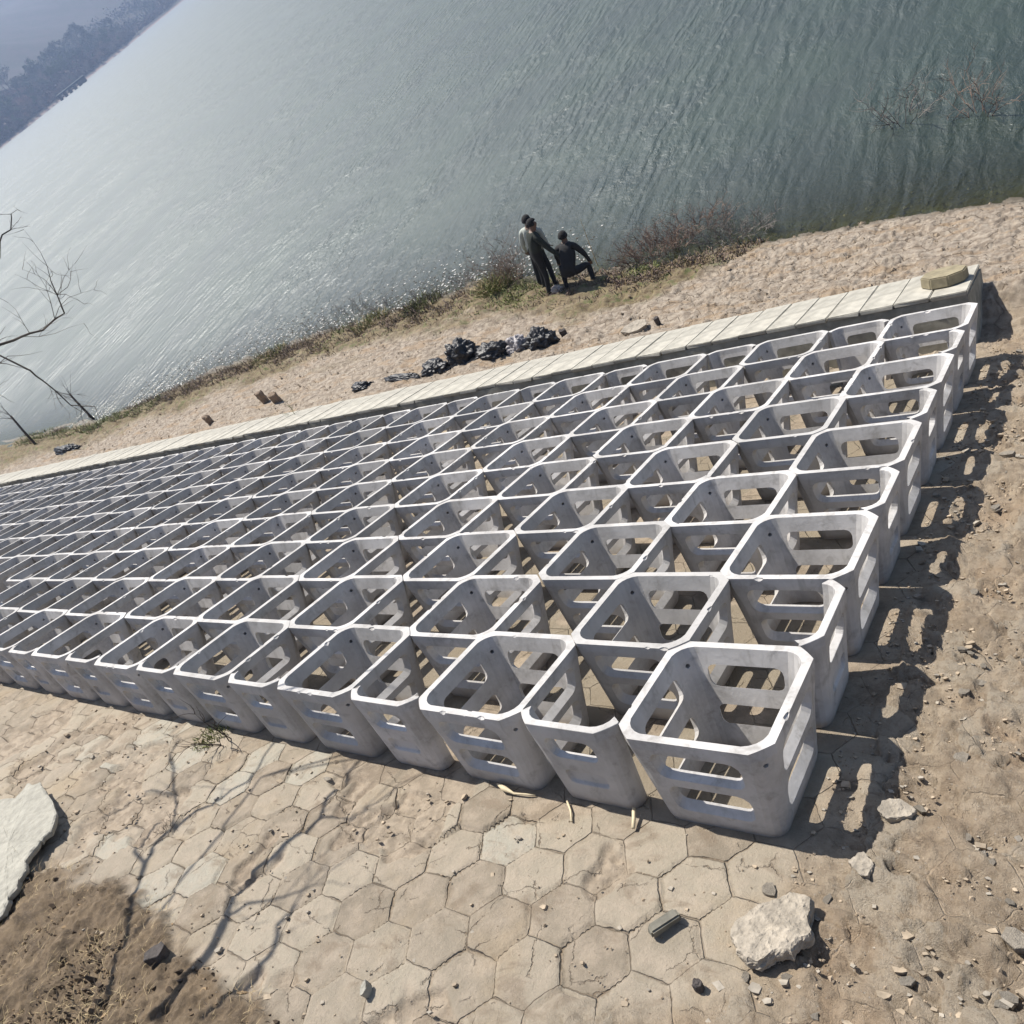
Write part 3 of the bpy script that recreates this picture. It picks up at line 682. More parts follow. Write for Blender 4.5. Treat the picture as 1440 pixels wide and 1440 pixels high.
for q in range(5200):
    i, j = rr.uniform(2.4, 9.8), rr.uniform(-3.6, -1.85)
    if rr.random() > float(soil_mask(np.array([i]), np.array([j]))[0]): continue
    P = wp(i, j, GK); x, y = P[0], P[1]; z = gz(x, y)+.002; r_ = rr.uniform(.004, .015)*(1+1.5*(rr.random() < .1)); n = 5; a0 = rr.uniform(0, 6.3); tx, ty = rr.gauss(0, .4), rr.gauss(0, .4)-.3; th = r_*rr.uniform(.15, .8); top = []; bot = []
    for e in range(n):
        a = a0+6.283*e/n+rr.uniform(-.3, .3); rx_ = r_*rr.uniform(.5, 1.2); px_, py_ = rx_*math.cos(a), rx_*.7*math.sin(a)
        top.append((x+px_*.7, y+py_*.7, z+th+tx*px_+ty*py_)); bot.append((x+px_, y+py_, z-.02+tx*px_+ty*py_))
    cl.add(bot+top, [(e, (e+1) % n, n+(e+1) % n, n+e) for e in range(n)]+[tuple(range(n, 2*n))], rr.choice((0, 0, 1, 2)))
o = cl.build('soil_clods', [simple('clod_dark', (.07, .048, .03), .95, 30, .3, .5), simple('clod_brown', (.16, .115, .07), .95, 30, .3, .5), simple('dead_leaf', (.24, .165, .09), .9, 30, .3, .3)]); tag(o, 'dark clods and dead leaves on the bare soil at lower left', 'soil', kind='stuff')
o = mb.build('rubble_chips', [simple('chip_tan', (.33, .265, .19), .95, 30, .3, .5), simple('chip_grey', (.30, .265, .215), .95, 30, .3, .5)]); tag(o, 'angular chips of broken paving strewn over the dirt', 'rubble', kind='stuff')

# ---------------------------------------------------------------- sticks, straw, weeds near the frames
def stick(name, pts, r, mat, label, cat, n=6, group=None):
    base = Vector(wp(*pts[0])); mb = MB(); mb.tube([Vector(wp(*p))-base for p in pts], r, n)
    o = mb.build(name, mat, smooth=True); o.location = base; tag(o, label, cat, group); return o
stick('stick', [(1.78, .0, .82), (1.70, -.08, .825), (1.64, -.17, .83)], .006, M_STICK, 'thin pale straw stalk leaning out under the second front panel', 'stick')
stick('stick', [(1.17, .02, .77), (1.14, -.06, .80), (1.12, -.12, .815)], .010, M_STICK, 'short thick pale stick poking out beside the nearest frame', 'stick')
stick('plastic_strip', [(2.52, .03, .82), (2.40, -.02, .80), (2.30, -.03, .825), (2.18, -.02, .815), (2.1, .0, .83)], [.006, .018, .007, .006, .004], M_STICK, 'crumpled pale strip lying along the foot of the front frames', 'litter')
def weed(name, i, j, k, hgt, n, mat, label, cat, seed, spread=.5, r0=.004, lean=(0, 0), depth=2, cloc=None, group=None, base=.12):
    rr = random.Random(seed); mb = MB()
    def br(p, d, L, r, lv):
        pts = [p]; q = p; dd = d
        for _ in range(4):
            dd = (dd+Vector((rr.gauss(0, .22), rr.gauss(0, .22), rr.gauss(.04, .15)))).normalized(); q = q+dd*L/4; pts.append(q)
        mb.tube(pts, [r*(1-.2*a) for a in range(5)], 3, cap=False)
        if lv > 0:
            for _ in range(rr.randint(3, 5)):
                b = pts[rr.randint(1, 4)]; nd = (dd+Vector((rr.gauss(0, .7), rr.gauss(0, .7), rr.gauss(.1, .45)))).normalized(); br(b, nd, L*rr.uniform(.4, .65), r*.6, lv-1)
    for _ in range(n):
        a = rr.uniform(0, 6.3); s_ = rr.uniform(0, spread); d = Vector((math.cos(a)*s_+lean[0], math.sin(a)*s_+lean[1], 1)).normalized()
        br(Vector((math.cos(a)*base*rr.random()**.6*(hgt if base == .12 else 1), math.sin(a)*base*.45*rr.random()**.6*(hgt if base == .12 else 1)*(1/.45 if base == .12 else 1), -.02)), d, hgt*rr.uniform(.6, 1.1), r0, depth)
    o = mb.build(name, mat); o.location = cloc if cloc is not None else wp(i, j, k); tag(o, label, cat, group); return o
weed('dead_weed', 6.45, -.12, .85, .42, 4, M_TWIG, 'dead blackish weed stem standing at the foot of the front frames, left', 'weed', 3, .4, .006, (.1, -.35), 1)
weed('dead_weed', 5.85, -1.3, .85, .10, 8, M_TWIG, 'low tangle of brown dead stems on the paving in the tree shadow', 'weed', 4, 1.2, .003, (0, 0), 1)
weed('green_weed', 17.8, 11.0, .15, .5, 5, M_GRASSG, 'thin green weed stem leaning over the toe wall coping', 'weed', 6, .5, .006, (.3, -.5), 1)
# green moss-like plants at the foot of the frames
def tuft(name, P, rad, hgt, n, mat, label, cat, seed, wdt=.004, group=None, lean=(0, 0)):
    rr = random.Random(seed); mb = MB(); ms = mat if isinstance(mat, list) else [mat]
    for _ in range(n):
        a = rr.uniform(0, 6.3); r_ = rad*math.sqrt(rr.random()); x, y = math.cos(a)*r_, math.sin(a)*r_
        z = gz(P[0]+x, P[1]+y)-P[2]-.01
        d = Vector((math.cos(a)*.5*r_/rad+rr.gauss(0, .35)+lean[0], math.sin(a)*.5*r_/rad+rr.gauss(0, .35)+lean[1], 1)).normalized(); L = hgt*rr.uniform(.45, 1.1)
        s_ = Vector((rr.gauss(0, 1), rr.gauss(0, 1), 0)).normalized()*wdt; p0 = Vector((x, y, z)); p1 = p0+d*L*.55; p2 = p1+(d+Vector((rr.gauss(0, .5), rr.gauss(0, .5), -.35))).normalized()*L*.45
        mb.add([p0-s_, p0+s_, p1+s_*.8, p1-s_*.8, p2], [(0, 1, 2, 3), (3, 2, 4)], rr.randrange(len(ms)))
    o = mb.build(name, ms); o.location = P; tag(o, label, cat, group); return o
def onslope(i, j): P = wp(i, j, GK); return Vector((P[0], P[1], gz(P[0], P[1])))
def onbeach(x, y): return Vector((x, y, max(gz(x, y), 0)))
tuft('green_weed', onslope(6.8, -.08), .16, .07, 260, M_GRASSG, 'low green weeds at the foot of the front frames, left', 'weed', 5, .004)
# dry grass over the soil patch
rr = random.Random(12); mb = MB()
cnt = 0
qi = np.array([rr.uniform(.5, 9.5) for _ in range(60000)]); qj = np.array([rr.uniform(-3.9, -1.9) for _ in range(60000)])
mk = soil_mask(qi, qj)*smooth(.36, .55, fbm(qi*2.2, qj*2.2, 3, 140)); keep = mk > np.array([rr.random() for _ in range(60000)])
PP = wp(qi, qj, GK)
for a in np.nonzero(keep)[0][:17000]:
    p0 = Vector(PP[a]); p0.z = gz(p0.x, p0.y)-.03; an = rr.uniform(0, 6.3)
    d = Vector((math.cos(an)*1.2, math.sin(an)*1.2, rr.uniform(.25, 1.1))).normalized(); L = rr.uniform(.05, .15); s_ = Vector((-d.y, d.x, 0)).normalized()*.0012
    p1 = p0+d*L*.6; p2 = p1+(d+Vector((0, 0, -.6))).normalized()*L*.4; mb.add([p0-s_, p0+s_, p1+s_, p1-s_, p2], [(0, 1, 2, 3), (3, 2, 4)], rr.choice((0, 0, 1, 2)))
o = mb.build('dry_grass', [M_STRAW, simple('brown_straw', (.20, .14, .075), .8, 30, .3, .1), M_TWIG]); tag(o, 'matted dry brown grass on the bare soil at lower left', 'grass', kind='stuff')

# ---------------------------------------------------------------- shore plants
rr = random.Random(31); mb = MB()
for _ in range(30000):
    x = rr.uniform(-33, -5.0); sd = abs(rr.gauss(.35, .55))
    lim = np.interp(x, [-30, -25, -18, -12, -8, -5.5, -5], [.35, .8, 1.3, 1.5, 1.1, .5, .1])
    if sd > lim+.1: continue
    y = np.interp(x, SHX, SHY)-sd+rr.gauss(0, .08); z = max(gz(x, y), -.05)-.03
    if vnoise(np.array([x*1.1]), np.array([y*1.6]), 5)[0] < .30: continue
    d = Vector((rr.gauss(0, .7), rr.gauss(0, .7), 1)).normalized(); L = rr.uniform(.06, .24)*(1+.5*(rr.random() < .1)); s_ = Vector((rr.gauss(0, 1), rr.gauss(0, 1), 0)).normalized()*.008
    p0 = Vector((x, y, z)); p1 = p0+d*L*.6; p2 = p1+(d+Vector((0, 0, -.8))).normalized()*L*.4
    g_ = vnoise(np.array([x*.8]), np.array([y*.8]), 9)[0] > .62
    mb.add([p0-s_, p0+s_, p1+s_, p1-s_, p2], [(0, 1, 2, 3), (3, 2, 4)], 1 if (g_ and rr.random() < .8) else rr.choice((0, 2, 3)))
o = mb.build('shore_grass', [simple('brown_sedge', (.17, .125, .06), .85, 20, .3, .1), M_GRASSG, M_RED, M_TWIG]); tag(o, 'low brown and green weeds along the water edge', 'weeds', kind='stuff')
for n, (x, y, rad, h_, lb) in enumerate([(-11.2, 13.0, .38, .5, 'bright yellow-green grass tuft just left of the standing people'), (-13.5, 13.1, .5, .35, 'dark green grass tuft at the water edge, middle of the left shore'),
        (-15.2, 13.0, .5, .25, 'low green grass tuft at the water edge left of the dark green one'), (-19.0, 12.6, .5, .25, 'small green tuft at the water edge where the shore turns pale')]):
    tuft('grass_tuft', onbeach(x, y), rad, h_, 420, [M_GRASSG, M_GRASSG, M_STRAW] if n != 1 else [M_GRASSG, M_TWIG], lb, 'grass tuft', 50+n, .010)
weed('dry_bush', 0, 0, 0, .75, 40, M_RED, 'brown leafless bush behind the standing people at the water', 'bush', 60, .8, .008, (0, 0), 2, onbeach(-10.9, 13.3), None, .35)
weed('dry_bush', 0, 0, 0, .42, 85, M_RED, 'wide brown brush pile at the water edge right of the people', 'bush', 61, 1.5, .008, (0, 0), 2, onbeach(-7.4, 13.0), None, .75)
weed('dry_bush', 0, 0, 0, .36, 65, M_RED, 'low brown brush lying in the water beyond the wide brush pile', 'bush', 62, 1.9, .007, (0, 0), 2, onbeach(-6.7, 13.5), None, .8)
weed('dry_bush', 0, 0, 0, .34, 55, M_GREYT, 'grey brush half in the water, rightmost on the shore', 'bush', 63, 1.9, .007, (0, 0), 2, onbeach(-5.7, 12.95), None, .6)
weed('dry_bush', 0, 0, 0, .30, 50, M_GREYT, 'sparse grey brush in the shallows left of the green tuft', 'bush', 66, 1.6, .006, (0, 0), 2, onbeach(-13.2, 13.7), None, 1.0)
weed('dry_bush', 0, 0, 0, .28, 60, M_GREYT, 'long thin line of grey reeds in the glittering left shallows', 'bush', 67, 1.4, .006, (0, 0), 2, onbeach(-16.6, 13.5), None, 1.6)
weed('sunken_branches', 0, 0, 0, .9, 9, M_GREYT, 'grey drowned branches breaking the water surface at upper right', 'branches', 64, 1.8, .010, (0, 0), 2, Vector((-3.2, 15.3, -.12)))
weed('sunken_branches', 0, 0, 0, .75, 9, M_RED, 'reddish drowned branches in the water near the right edge', 'branches', 65, 1.6, .010, (0, 0), 2, Vector((-1.95, 14.7, -.1)))
mb = MB(); mb.tube([(0, 0, 0), (.05, .02, .5), (.12, .03, 1.05)], [.012, .009, .005], 5)
o = mb.build('thin_pole', M_STICK); o.location = onbeach(-8.65, 13.1); tag(o, 'thin pale reed stick standing in the water right of the crouching person', 'stick')
# pale foam and flotsam specks by the shore, their white also imitating glare on the water
mb = MB(); rr = random.Random(91)
for _ in range(2600):
    x = rr.uniform(-26, -9); y = np.interp(x, SHX, SHY)+abs(rr.gauss(.1, .7))*(1 if x > -18 else 1.3); r_ = rr.uniform(.008, .035); a = rr.uniform(0, 6.3)
    n = 5; vs = [(x+r_*rr.uniform(.5, 1.6)*math.cos(a+6.283*q/n), y+r_*rr.uniform(.4, 1)*math.sin(a+6.283*q/n), .006) for q in range(n)]+[(x, y, .018)]
    mb.add(vs, [(q, (q+1) % n, n) for q in range(n)], 0 if rr.random() < .6 else 1)
o = mb.build('flotsam', [simple('foam', (.62, .60, .56), .8), M_TWIG]); tag(o, 'pale foam, flotsam and painted glints on the water by the shore', 'flotsam', kind='stuff')

# ---------------------------------------------------------------- black plastic heaps and stones behind the wall
def heap(name, x, y, dims, seed, label, mat=None, cat='plastic sheet'):
    rr = random.Random(seed); from mathutils import noise as mn
    bm = bmesh.new(); bmesh.ops.create_icosphere(bm, subdivisions=5, radius=1)
    for v in bm.verts:
        p = v.co.copy(); d = mn.fractal(p*1.3+Vector((seed, 0, 0)), .6, 2.2, 5); rd = abs(mn.fractal(p*2.6+Vector((0, seed, 0)), .9, 2.1, 3))
        p *= 1+.40*d-.22*rd; v.co = Vector((p.x*dims[0], p.y*dims[1], max(p.z, -.25)*dims[2]))
    me = bpy.data.meshes.new(name); bm.to_mesh(me); bm.free()
    me.polygons.foreach_set('use_smooth', [True]*len(me.polygons)); P = onbeach(x, y); o = link(name, me, mat or M_BLACKP); o.location = P+Vector((0, 0, dims[2]*.1)); o.rotation_euler = (0, 0, rr.uniform(-.2, .2)); tag(o, label, cat); return o
heap('black_sheet', -10.15, 9.95, (.36, .32, .40), 2, 'tallest crumpled black plastic heap standing behind the toe wall')
heap('black_sheet', -10.75, 9.75, (.34, .22, .16), 9, 'low crumpled black plastic at the left foot of the tallest heap')
heap('black_sheet', -9.35, 9.85, (.42, .22, .24), 5, 'long crumpled black plastic heap in the middle behind the toe wall')
heap('black_sheet', -8.35, 9.95, (.30, .24, .26), 4, 'rounded black plastic heap, rightmost behind the toe wall')
heap('grey_sheet', -8.85, 9.98, (.24, .2, .22), 6, 'small pale grey crumpled sheet between two black heaps', simple('grey_plastic', (.30, .28, .28), .5), 'plastic sheet')
heap('black_sheet', -12.7, 9.6, (.32, .14, .11), 7, 'flat torn black plastic alone behind the wall, left of the heaps')
heap('black_sheet', -11.6, 9.65, (.50, .10, .07), 8, 'thin strip of black plastic along the back of the toe wall')
heap('black_sheet', -27.0, 9.75, (.8, .2, .16), 12, 'dark sheet behind the far left part of the toe wall')
def bstone(x, y, dims, seed, label, mat=M_STONE):
    o = link('stone', rock_mesh('stone', *dims, seed, sub=2, sides=7), mat); P = onbeach(x, y); o.location = P+Vector((0, 0, dims[2]*.35)); tag(o, label, 'stone'); return o
bstone(-16.6, 10.05, (.30, .20, .34), 71, 'upright stone painted shade-brown behind the wall, left one of the pair', M_STONE_SHADE)
bstone(-15.9, 9.85, (.34, .18, .28), 72, 'upright stone painted shade-brown behind the wall, right one of the pair', M_STONE_SHADE)
bstone(-18.3, 9.5, (.28, .2, .26), 73, 'single stone painted shade-brown behind the wall left of the stone pair', M_STONE_SHADE)
bstone(-5.95, 9.75, (.10, .10, .16), 74, 'small blackish block standing behind the coping slabs', M_DARK)
bstone(-6.35, 9.72, (.45, .35, .10), 75, 'flat pale slab lying against the back of the coping', M_STONE)
bstone(-8.0, 10.2, (.16, .12, .12), 76, 'small brown stone on the beach right of the black heaps', M_DARK)

# ---------------------------------------------------------------- bare trees
def bare_tree(name, base, hgt, seed, label, r0=.05, lean=(0, 0, 0), levels=3, mat=M_BARK, polys=None):
    rr = random.Random(seed); root = empty(name, base); tag(root, label, 'tree'); trunk = MB(); crown = MB()
    def br(mb, p, d, L, r, lv):
        pts = [p]; q = p; dd = d; n = 6
        for _ in range(n):
            dd = (dd+Vector((rr.gauss(0, .13), rr.gauss(0, .13), rr.gauss(.02, .09)))).normalized(); q = q+dd*L/n; pts.append(q)
        mb.tube(pts, [max(.0022, r*(1-.7*a/n)) for a in range(n+1)], 5 if r > .01 else 3, cap=False)
        if lv > 0:
            for _ in range(rr.randint(3, 5)):
                a = rr.randint(2, n); b = pts[a]; nd = (dd+Vector((rr.gauss(0, .6), rr.gauss(0, .6), rr.gauss(.05, .35)))).normalized()
                br(crown, b, nd, L*rr.uniform(.45, .75), r*.5, lv-1)
    d0 = Vector((lean[0], lean[1], 1)).normalized()
    br(trunk, Vector((0, 0, -.1)), d0, hgt*.55, r0, 0)
    tp = Vector(trunk.v[-1])
    for q in range(5): br(crown, tp-d0*hgt*.1*rr.random(), (d0+Vector((rr.gauss(0, .6), rr.gauss(0, .6), .1))).normalized(), hgt*.42, r0*.45, levels-1)
    trunk.build('trunk', mat, root, True); crown.build('crown', mat, root); return root
# the leaning bare tree just outside the left edge: its shadow lies over the paving, its twigs hang over the lake
def lift(x, y, t): 
    z = gz(x, y); return Vector((x+sunv[0]*t, y+sunv[1]*t, z+sunv[2]*t))
rt = Vector((-7.0, -1.5, gz(-7.0, -1.5))); root = empty('leaning_tree', rt); tag(root, 'bare leaning tree at the left edge whose twigs hang over the lake', 'tree')
tk = MB(); lm = MB(); rr = random.Random(3)
def poly(mb, pts, r0, r1, n=6, wob=.0):
    P_ = [Vector(p)-rt for p in pts]; Q = []
    for a in range(len(P_)-1):
        for t in (0, .5): 
            q = P_[a].lerp(P_[a+1], t); 
            if t: q = q+Vector((rr.gauss(0, wob), rr.gauss(0, wob), rr.gauss(0, wob)))
            Q.append(q)
    Q.append(P_[-1]); k = len(Q)-1
    mb.tube(Q, [r0+(r1-r0)*a/k for a in range(k+1)], n, cap=False); return [q+rt for q in Q]
def twigs(mb, Q, cnt, L, r, lv=1, bias=(0, 0, 0)):
    for _ in range(cnt):
        b = Q[rr.randint(1, len(Q)-1)]; d0 = (Q[-1]-Q[0]).normalized(); d = (d0+Vector((rr.gauss(0, .7), rr.gauss(0, .7), rr.gauss(0, .5)))+Vector(bias)).normalized()
        pts = [b]; q = b; LL = L*rr.uniform(.5, 1.2)
        for _k in range(4): d = (d+Vector((rr.gauss(0, .2), rr.gauss(0, .2), rr.gauss(0, .2)))).normalized(); q = q+d*LL/4; pts.append(q)
        mb.tube([p-rt for p in pts], [r*(1-.2*a) for a in range(5)], 3, cap=False)
        if lv: twigs(mb, pts, 3, LL*.55, r*.6, lv-1, bias)
SHP = [([(-4.452, -0.660), (-4.610, -0.436), (-4.907, -0.169), (-5.302, 0.114)], 3.2, 3.3, 0.027, 0.022, 2),
 ([(-5.302, 0.114), (-5.412, 0.228), (-5.389, 0.382), (-5.841, 0.637), (-6.342, 0.908), (-6.415, 1.053)], 3.3, 3.6, 0.020, 0.007, 4),
 ([(-5.389, 0.382), (-5.371, 0.541), (-5.240, 0.665), (-5.145, 0.847), (-5.270, 1.083), (-5.331, 1.235)], 3.3, 3.5, 0.018, 0.007, 4),
 ([(-5.302, 0.114), (-5.520, 0.154), (-5.631, 0.265), (-5.646, 0.416)], 3.3, 3.5, 0.015, 0.013, 0),
 ([(-5.823, 0.607), (-6.046, 0.582), (-6.209, 0.459), (-6.262, 0.343)], 3.4, 3.5, 0.010, 0.005, 3),
 ([(-4.035, -0.518), (-4.094, -0.272), (-4.212, 0.011), (-4.350, 0.191)], 3.2, 3.3, 0.037, 0.027, 2),
 ([(-4.350, 0.191), (-4.313, 0.340), (-4.275, 0.533), (-4.221, 0.751), (-4.315, 0.893), (-4.308, 1.016), (-4.329, 1.203)], 3.3, 3.7, 0.027, 0.010, 5),
 ([(-4.231, 0.027), (-4.146, 0.142), (-3.937, 0.240), (-3.816, 0.353)], 3.3, 3.5, 0.015, 0.007, 3),
 ([(-4.221, 0.751), (-3.983, 0.791), (-3.865, 0.930), (-3.821, 1.084)], 3.5, 3.7, 0.013, 0.005, 3),
 ([(-3.734, -0.414), (-3.723, -0.229), (-3.695, -0.045), (-3.822, 0.102), (-3.825, 0.233)], 3.6, 3.8, 0.025, 0.013, 3)]
fork = lift(-4.35, -.85, 3.2)
poly(tk, [rt+Vector((0, 0, -.2)), rt.lerp(fork, .35)+Vector((-.15, -.1, 0)), rt.lerp(fork, .7)+Vector((-.08, 0, 0)), fork], .075, .045, 8)
for (pts, t0, t1, r0, r1, tw) in SHP:
    C_ = [lift(x, y, t0+(t1-t0)*a/(len(pts)-1)) for a, (x, y) in enumerate(pts)]
    Q = poly(lm, C_, r0, r1, 6, .012)
    twigs(lm, Q[len(Q)//3:], tw, .55, .005, 1)
def dirp(v, d): return Vector((CAM[0]+v[0]*d, CAM[1]+v[1]*d, CAM[2]+v[2]*d))
l0 = lift(-4.7, -.3, 3.4)
Q = poly(lm, [l0, Vector((-6.9, 1.9, 6.9)), dirp((-.918, .372, -.14), 6.4), dirp((-.909, .390, -.147), 6.3), dirp((-.9, .407, -.155), 6.2), dirp((-.888, .432, -.156), 6.2), dirp((-.882, .445, -.125), 6.2)], .012, .0035, 6, .01); twigs(lm, Q[5:], 14, .36, .0026, 1, (0, 0, .1))
Q = poly(lm, [Vector((-6.9, 1.9, 6.9)), dirp((-.92, .364, -.147), 6.6), dirp((-.912, .37, -.175), 6.5), dirp((-.91, .37, -.19), 6.5), dirp((-.903, .367, -.224), 6.5), dirp((-.893, .38, -.24), 6.4)], .0085, .003, 5, .01); twigs(lm, Q[4:], 8, .30, .0024, 1)
Q = poly(lm, [Vector((-6.9, 1.9, 6.9)), dirp((-.905, .42, -.09), 6.6), dirp((-.894, .443, -.072), 6.4), dirp((-.887, .457, -.070), 6.4), dirp((-.882, .467, -.060), 6.4)], .008, .003, 5, .01); twigs(lm, Q[5:], 4, .22, .0022, 1)
tk.build('trunk', M_BARK, root, True); lm.build('crown', M_BARK, root)

# two pruned saplings at the far left shore
for n, (a, b, lb) in enumerate((((-.921, .316, -.228), (-.926, .325, -.194), 'short pruned sapling at the far left shore, nearer the left edge'), ((-.896, .369, -.247), (-.902, .375, -.216), 'short pruned sapling at the far left shore, the one on the right'))):
    t = 29.
    A = dirp(a, t); B = dirp(b, t)
    for _ in range(30):            # slide to where the stem's foot meets the ground
        A = dirp(a, t); t *= 1-(max(gz(A.x, A.y), 0)-A.z)*.02
    A = dirp(a, t); B = dirp(b, t)
    s_ = empty('pruned_sapling', A); tag(s_, lb, 'sapling')
    m1 = MB(); m1.tube([Vector((0, 0, -.15)), (B-A)*.5, (B-A)], [.05, .042, .035], 6); m1.build('trunk', M_TWIG, s_, True)
    m2 = MB(); rr = random.Random(90+n)
    for _ in range(9):
        d = Vector((rr.gauss(0, .6), rr.gauss(0, .6), rr.uniform(.2, 1))).normalized(); p = (B-A)*rr.uniform(.85, 1); pts = [p]
        for _k in range(4): d = (d+Vector((rr.gauss(0, .2), rr.gauss(0, .2), .1))).normalized(); p = p+d*.2; pts.append(p)
        m2.tube(pts, [.008*(1-.2*q) for q in range(5)], 3, cap=False)
    m2.build('crown', M_TWIG, s_)

# ---------------------------------------------------------------- people
M_SKIN = simple('skin', (.13, .075, .05), .6, 10, .08, .05)
def cloth(name, c): return simple(name, c, .85, 14, .25, .3, .01)
def person(name, joints, bones, mats, foot, rot, label, lean=(0, 0), hair=None, bulk=1.22):
    # joints: name -> (x, y, z, rx, ry); bones: (a, b, material index)
    names = list(joints); me = bpy.data.meshes.new('body'); me.from_pydata([joints[n][:3] for n in names], [(names.index(a), names.index(b)) for a, b, _ in bones], [])
    o = bpy.data.objects.new('body', me); COL.objects.link(o)
    md = o.modifiers.new('s', 'SKIN'); md.use_smooth_shade = True
    for q, n in enumerate(names): me.skin_vertices[0].data[q].radius = [v_*(bulk if n[:2] in ('wa', 'ch', 'sh', 'el', 'ne') and n not in ('neck', 'nose') else 1) for v_ in joints[n][3:5]]
    me.skin_vertices[0].data[names.index('pelvis')].use_root = True
    s2 = o.modifiers.new('u', 'SUBSURF'); s2.levels = 2; s2.render_levels = 2
    dg = bpy.context.evaluated_depsgraph_get(); r = bpy.data.meshes.new_from_object(o.evaluated_get(dg)); bpy.data.objects.remove(o)
    for m in mats: r.materials.append(m)
    segs = [(Vector(joints[a][:3]), Vector(joints[b][:3]), mi) for a, b, mi in bones]
    for p in r.polygons:
        c = p.center; best = 9; bi = 0
        for a, b, mi in segs:
            ab = b-a; t = max(0, min(1, (c-a).dot(ab)/ab.length_squared)); d = (c-a-ab*t).length
            if d < best: best = d; bi = mi
        p.material_index = bi; p.use_smooth = True
    root = empty(name, foot); root.scale = (.94, .94, .94); root.rotation_mode = 'QUATERNION'; root.rotation_quaternion = (Matrix.Rotation(lean[0], 4, 'X') @ Matrix.Rotation(lean[1], 4, 'Y') @ Matrix.Rotation(rot, 4, 'Z')).to_quaternion(); tag(root, label, 'person')
    r.name = 'body'; b = link('body', r, None, root)
    hd_ = Vector(joints['head'][:3]); hm = MB()
    bm = bmesh.new(); bmesh.ops.create_uvsphere(bm, u_segments=14, v_segments=10, radius=.110)
    bmesh.ops.delete(bm, geom=[v for v in bm.verts if v.co.z < -.03+.45*max(0, v.co.y) or (v.co.y > .065 and v.co.z < .035)], context='VERTS')
    m_ = bpy.data.meshes.new('hair'); bm.to_mesh(m_); bm.free(); h = link('hair', m_, HAIR, root); h.location = hd_+Vector((0, -.012, .022)); h.scale = (.88, 1.02, 1.08)
    md = h.modifiers.new('s', 'SOLIDIFY'); md.thickness = .012; md.offset = 0
    for p in m_.polygons: p.use_smooth = True
    return root
HAIR = simple('black_hair', (.006, .005, .005), .9, 60, .3, .5, .004)
DK = cloth('black_cloth', (.008, .008, .009)); DG = cloth('dark_green_cloth', (.014, .018, .012)); WH = cloth('pale_shirt', (.36, .38, .34)); SHO = cloth('shoe_black', (.02, .018, .016)); NV = cloth('dark_trousers', (.010, .011, .014))
def hand(J, B, side, wr, d, skin=3):
    # five short fingers rooted in the palm
    wv_ = Vector(wr); d = Vector(d).normalized(); sd_ = d.cross(Vector((0, 1, .2))).normalized(); pn = 'palm'+side
    J[pn] = (*(wv_+d*.065), .040, .020); B.append(('wrist'+side, pn, skin))
    for q, (off, L) in enumerate(((-.030, .065), (-.010, .078), (.010, .074), (.029, .058))):
        b = wv_+d*.075+sd_*off; J['k%s%d' % (side, q)] = (*b, .011, .011); J['f%s%d' % (side, q)] = (*(b+d*L*.9+Vector((0, .012, 0))), .008, .008)
        B.append((pn, 'k%s%d' % (side, q), skin)); B.append(('k%s%d' % (side, q), 'f%s%d' % (side, q), skin))
    b = wv_+d*.03-sd_*.035; J['t'+side] = (*(b+d*.04-sd_*.02), .010, .010); B.append(('wrist'+side, 't'+side, skin))
def standing(armR=None, armL=None, stoop=0.):
    s = stoop
    J = dict(pelvis=(0, 0, .92, .140, .105), waist=(0, .02*s, 1.08, .140, .105), chest=(0, .10*s, 1.27, .165, .12), neckb=(0, .16*s, 1.42, .085, .075), neck=(0, .20*s, 1.48, .055, .055), head=(0, .24*s, 1.60, .078, .095), crown=(0, .24*s, 1.66, .066, .085),
             nose=(0, .24*s+.098, 1.585, .016, .018),
             hipL=(-.09, 0, .84, .085, .09), kneeL=(-.15, .05, .48, .062, .066), ankL=(-.17, .03, .09, .052, .055), toeL=(-.18, .15, .035, .045, .03),
             hipR=(.09, 0, .84, .085, .09), kneeR=(.16, .01, .48, .062, .066), ankR=(.20, -.06, .09, .045, .048), toeR=(.15, .14, .035, .045, .03),
             shL=(-.185, .14*s, 1.38, .062, .062), shR=(.185, .14*s, 1.38, .062, .062))
    eL, wL = armL or ((-.25, .02, 1.10), (-.26, .12, .86)); eR, wR = armR or ((.25, .02, 1.10), (.26, .12, .86))
    J['elbowL'] = (*eL, .047, .047); J['wristL'] = (*wL, .032, .030); J['elbowR'] = (*eR, .047, .047); J['wristR'] = (*wR, .032, .030)
    B = [('pelvis', 'waist', 1), ('waist', 'chest', 0), ('chest', 'neckb', 0), ('neckb', 'neck', 3), ('neck', 'head', 3), ('head', 'crown', 3), ('head', 'nose', 3),
         ('pelvis', 'hipL', 1), ('hipL', 'kneeL', 1), ('kneeL', 'ankL', 1), ('ankL', 'toeL', 2), ('pelvis', 'hipR', 1), ('hipR', 'kneeR', 1), ('kneeR', 'ankR', 1), ('ankR', 'toeR', 2),
         ('neckb', 'shL', 0), ('shL', 'elbowL', 0), ('elbowL', 'wristL', 0), ('neckb', 'shR', 0), ('shR', 'elbowR', 0), ('elbowR', 'wristR', 0)]
    hand(J, B, 'L', wL, Vector(wL)-Vector(eL)); hand(J, B, 'R', wR, Vector(wR)-Vector(eR)); return J, B
fA = onbeach(-9.45, 12.30); fB = onbeach(-9.62, 12.62)
J, B = standing(armR=((.33, .20, 1.12), (.50, .38, .86)), armL=((-.24, .12, 1.12), (-.16, .34, .95)), stoop=.5)
person('person', J, B, [DG, DK, SHO, M_SKIN], fA, math.radians(-40), 'person in dark green jacket and black trousers standing at the water, arm reaching down', (0, math.radians(13)))
J, B = standing(stoop=.2)
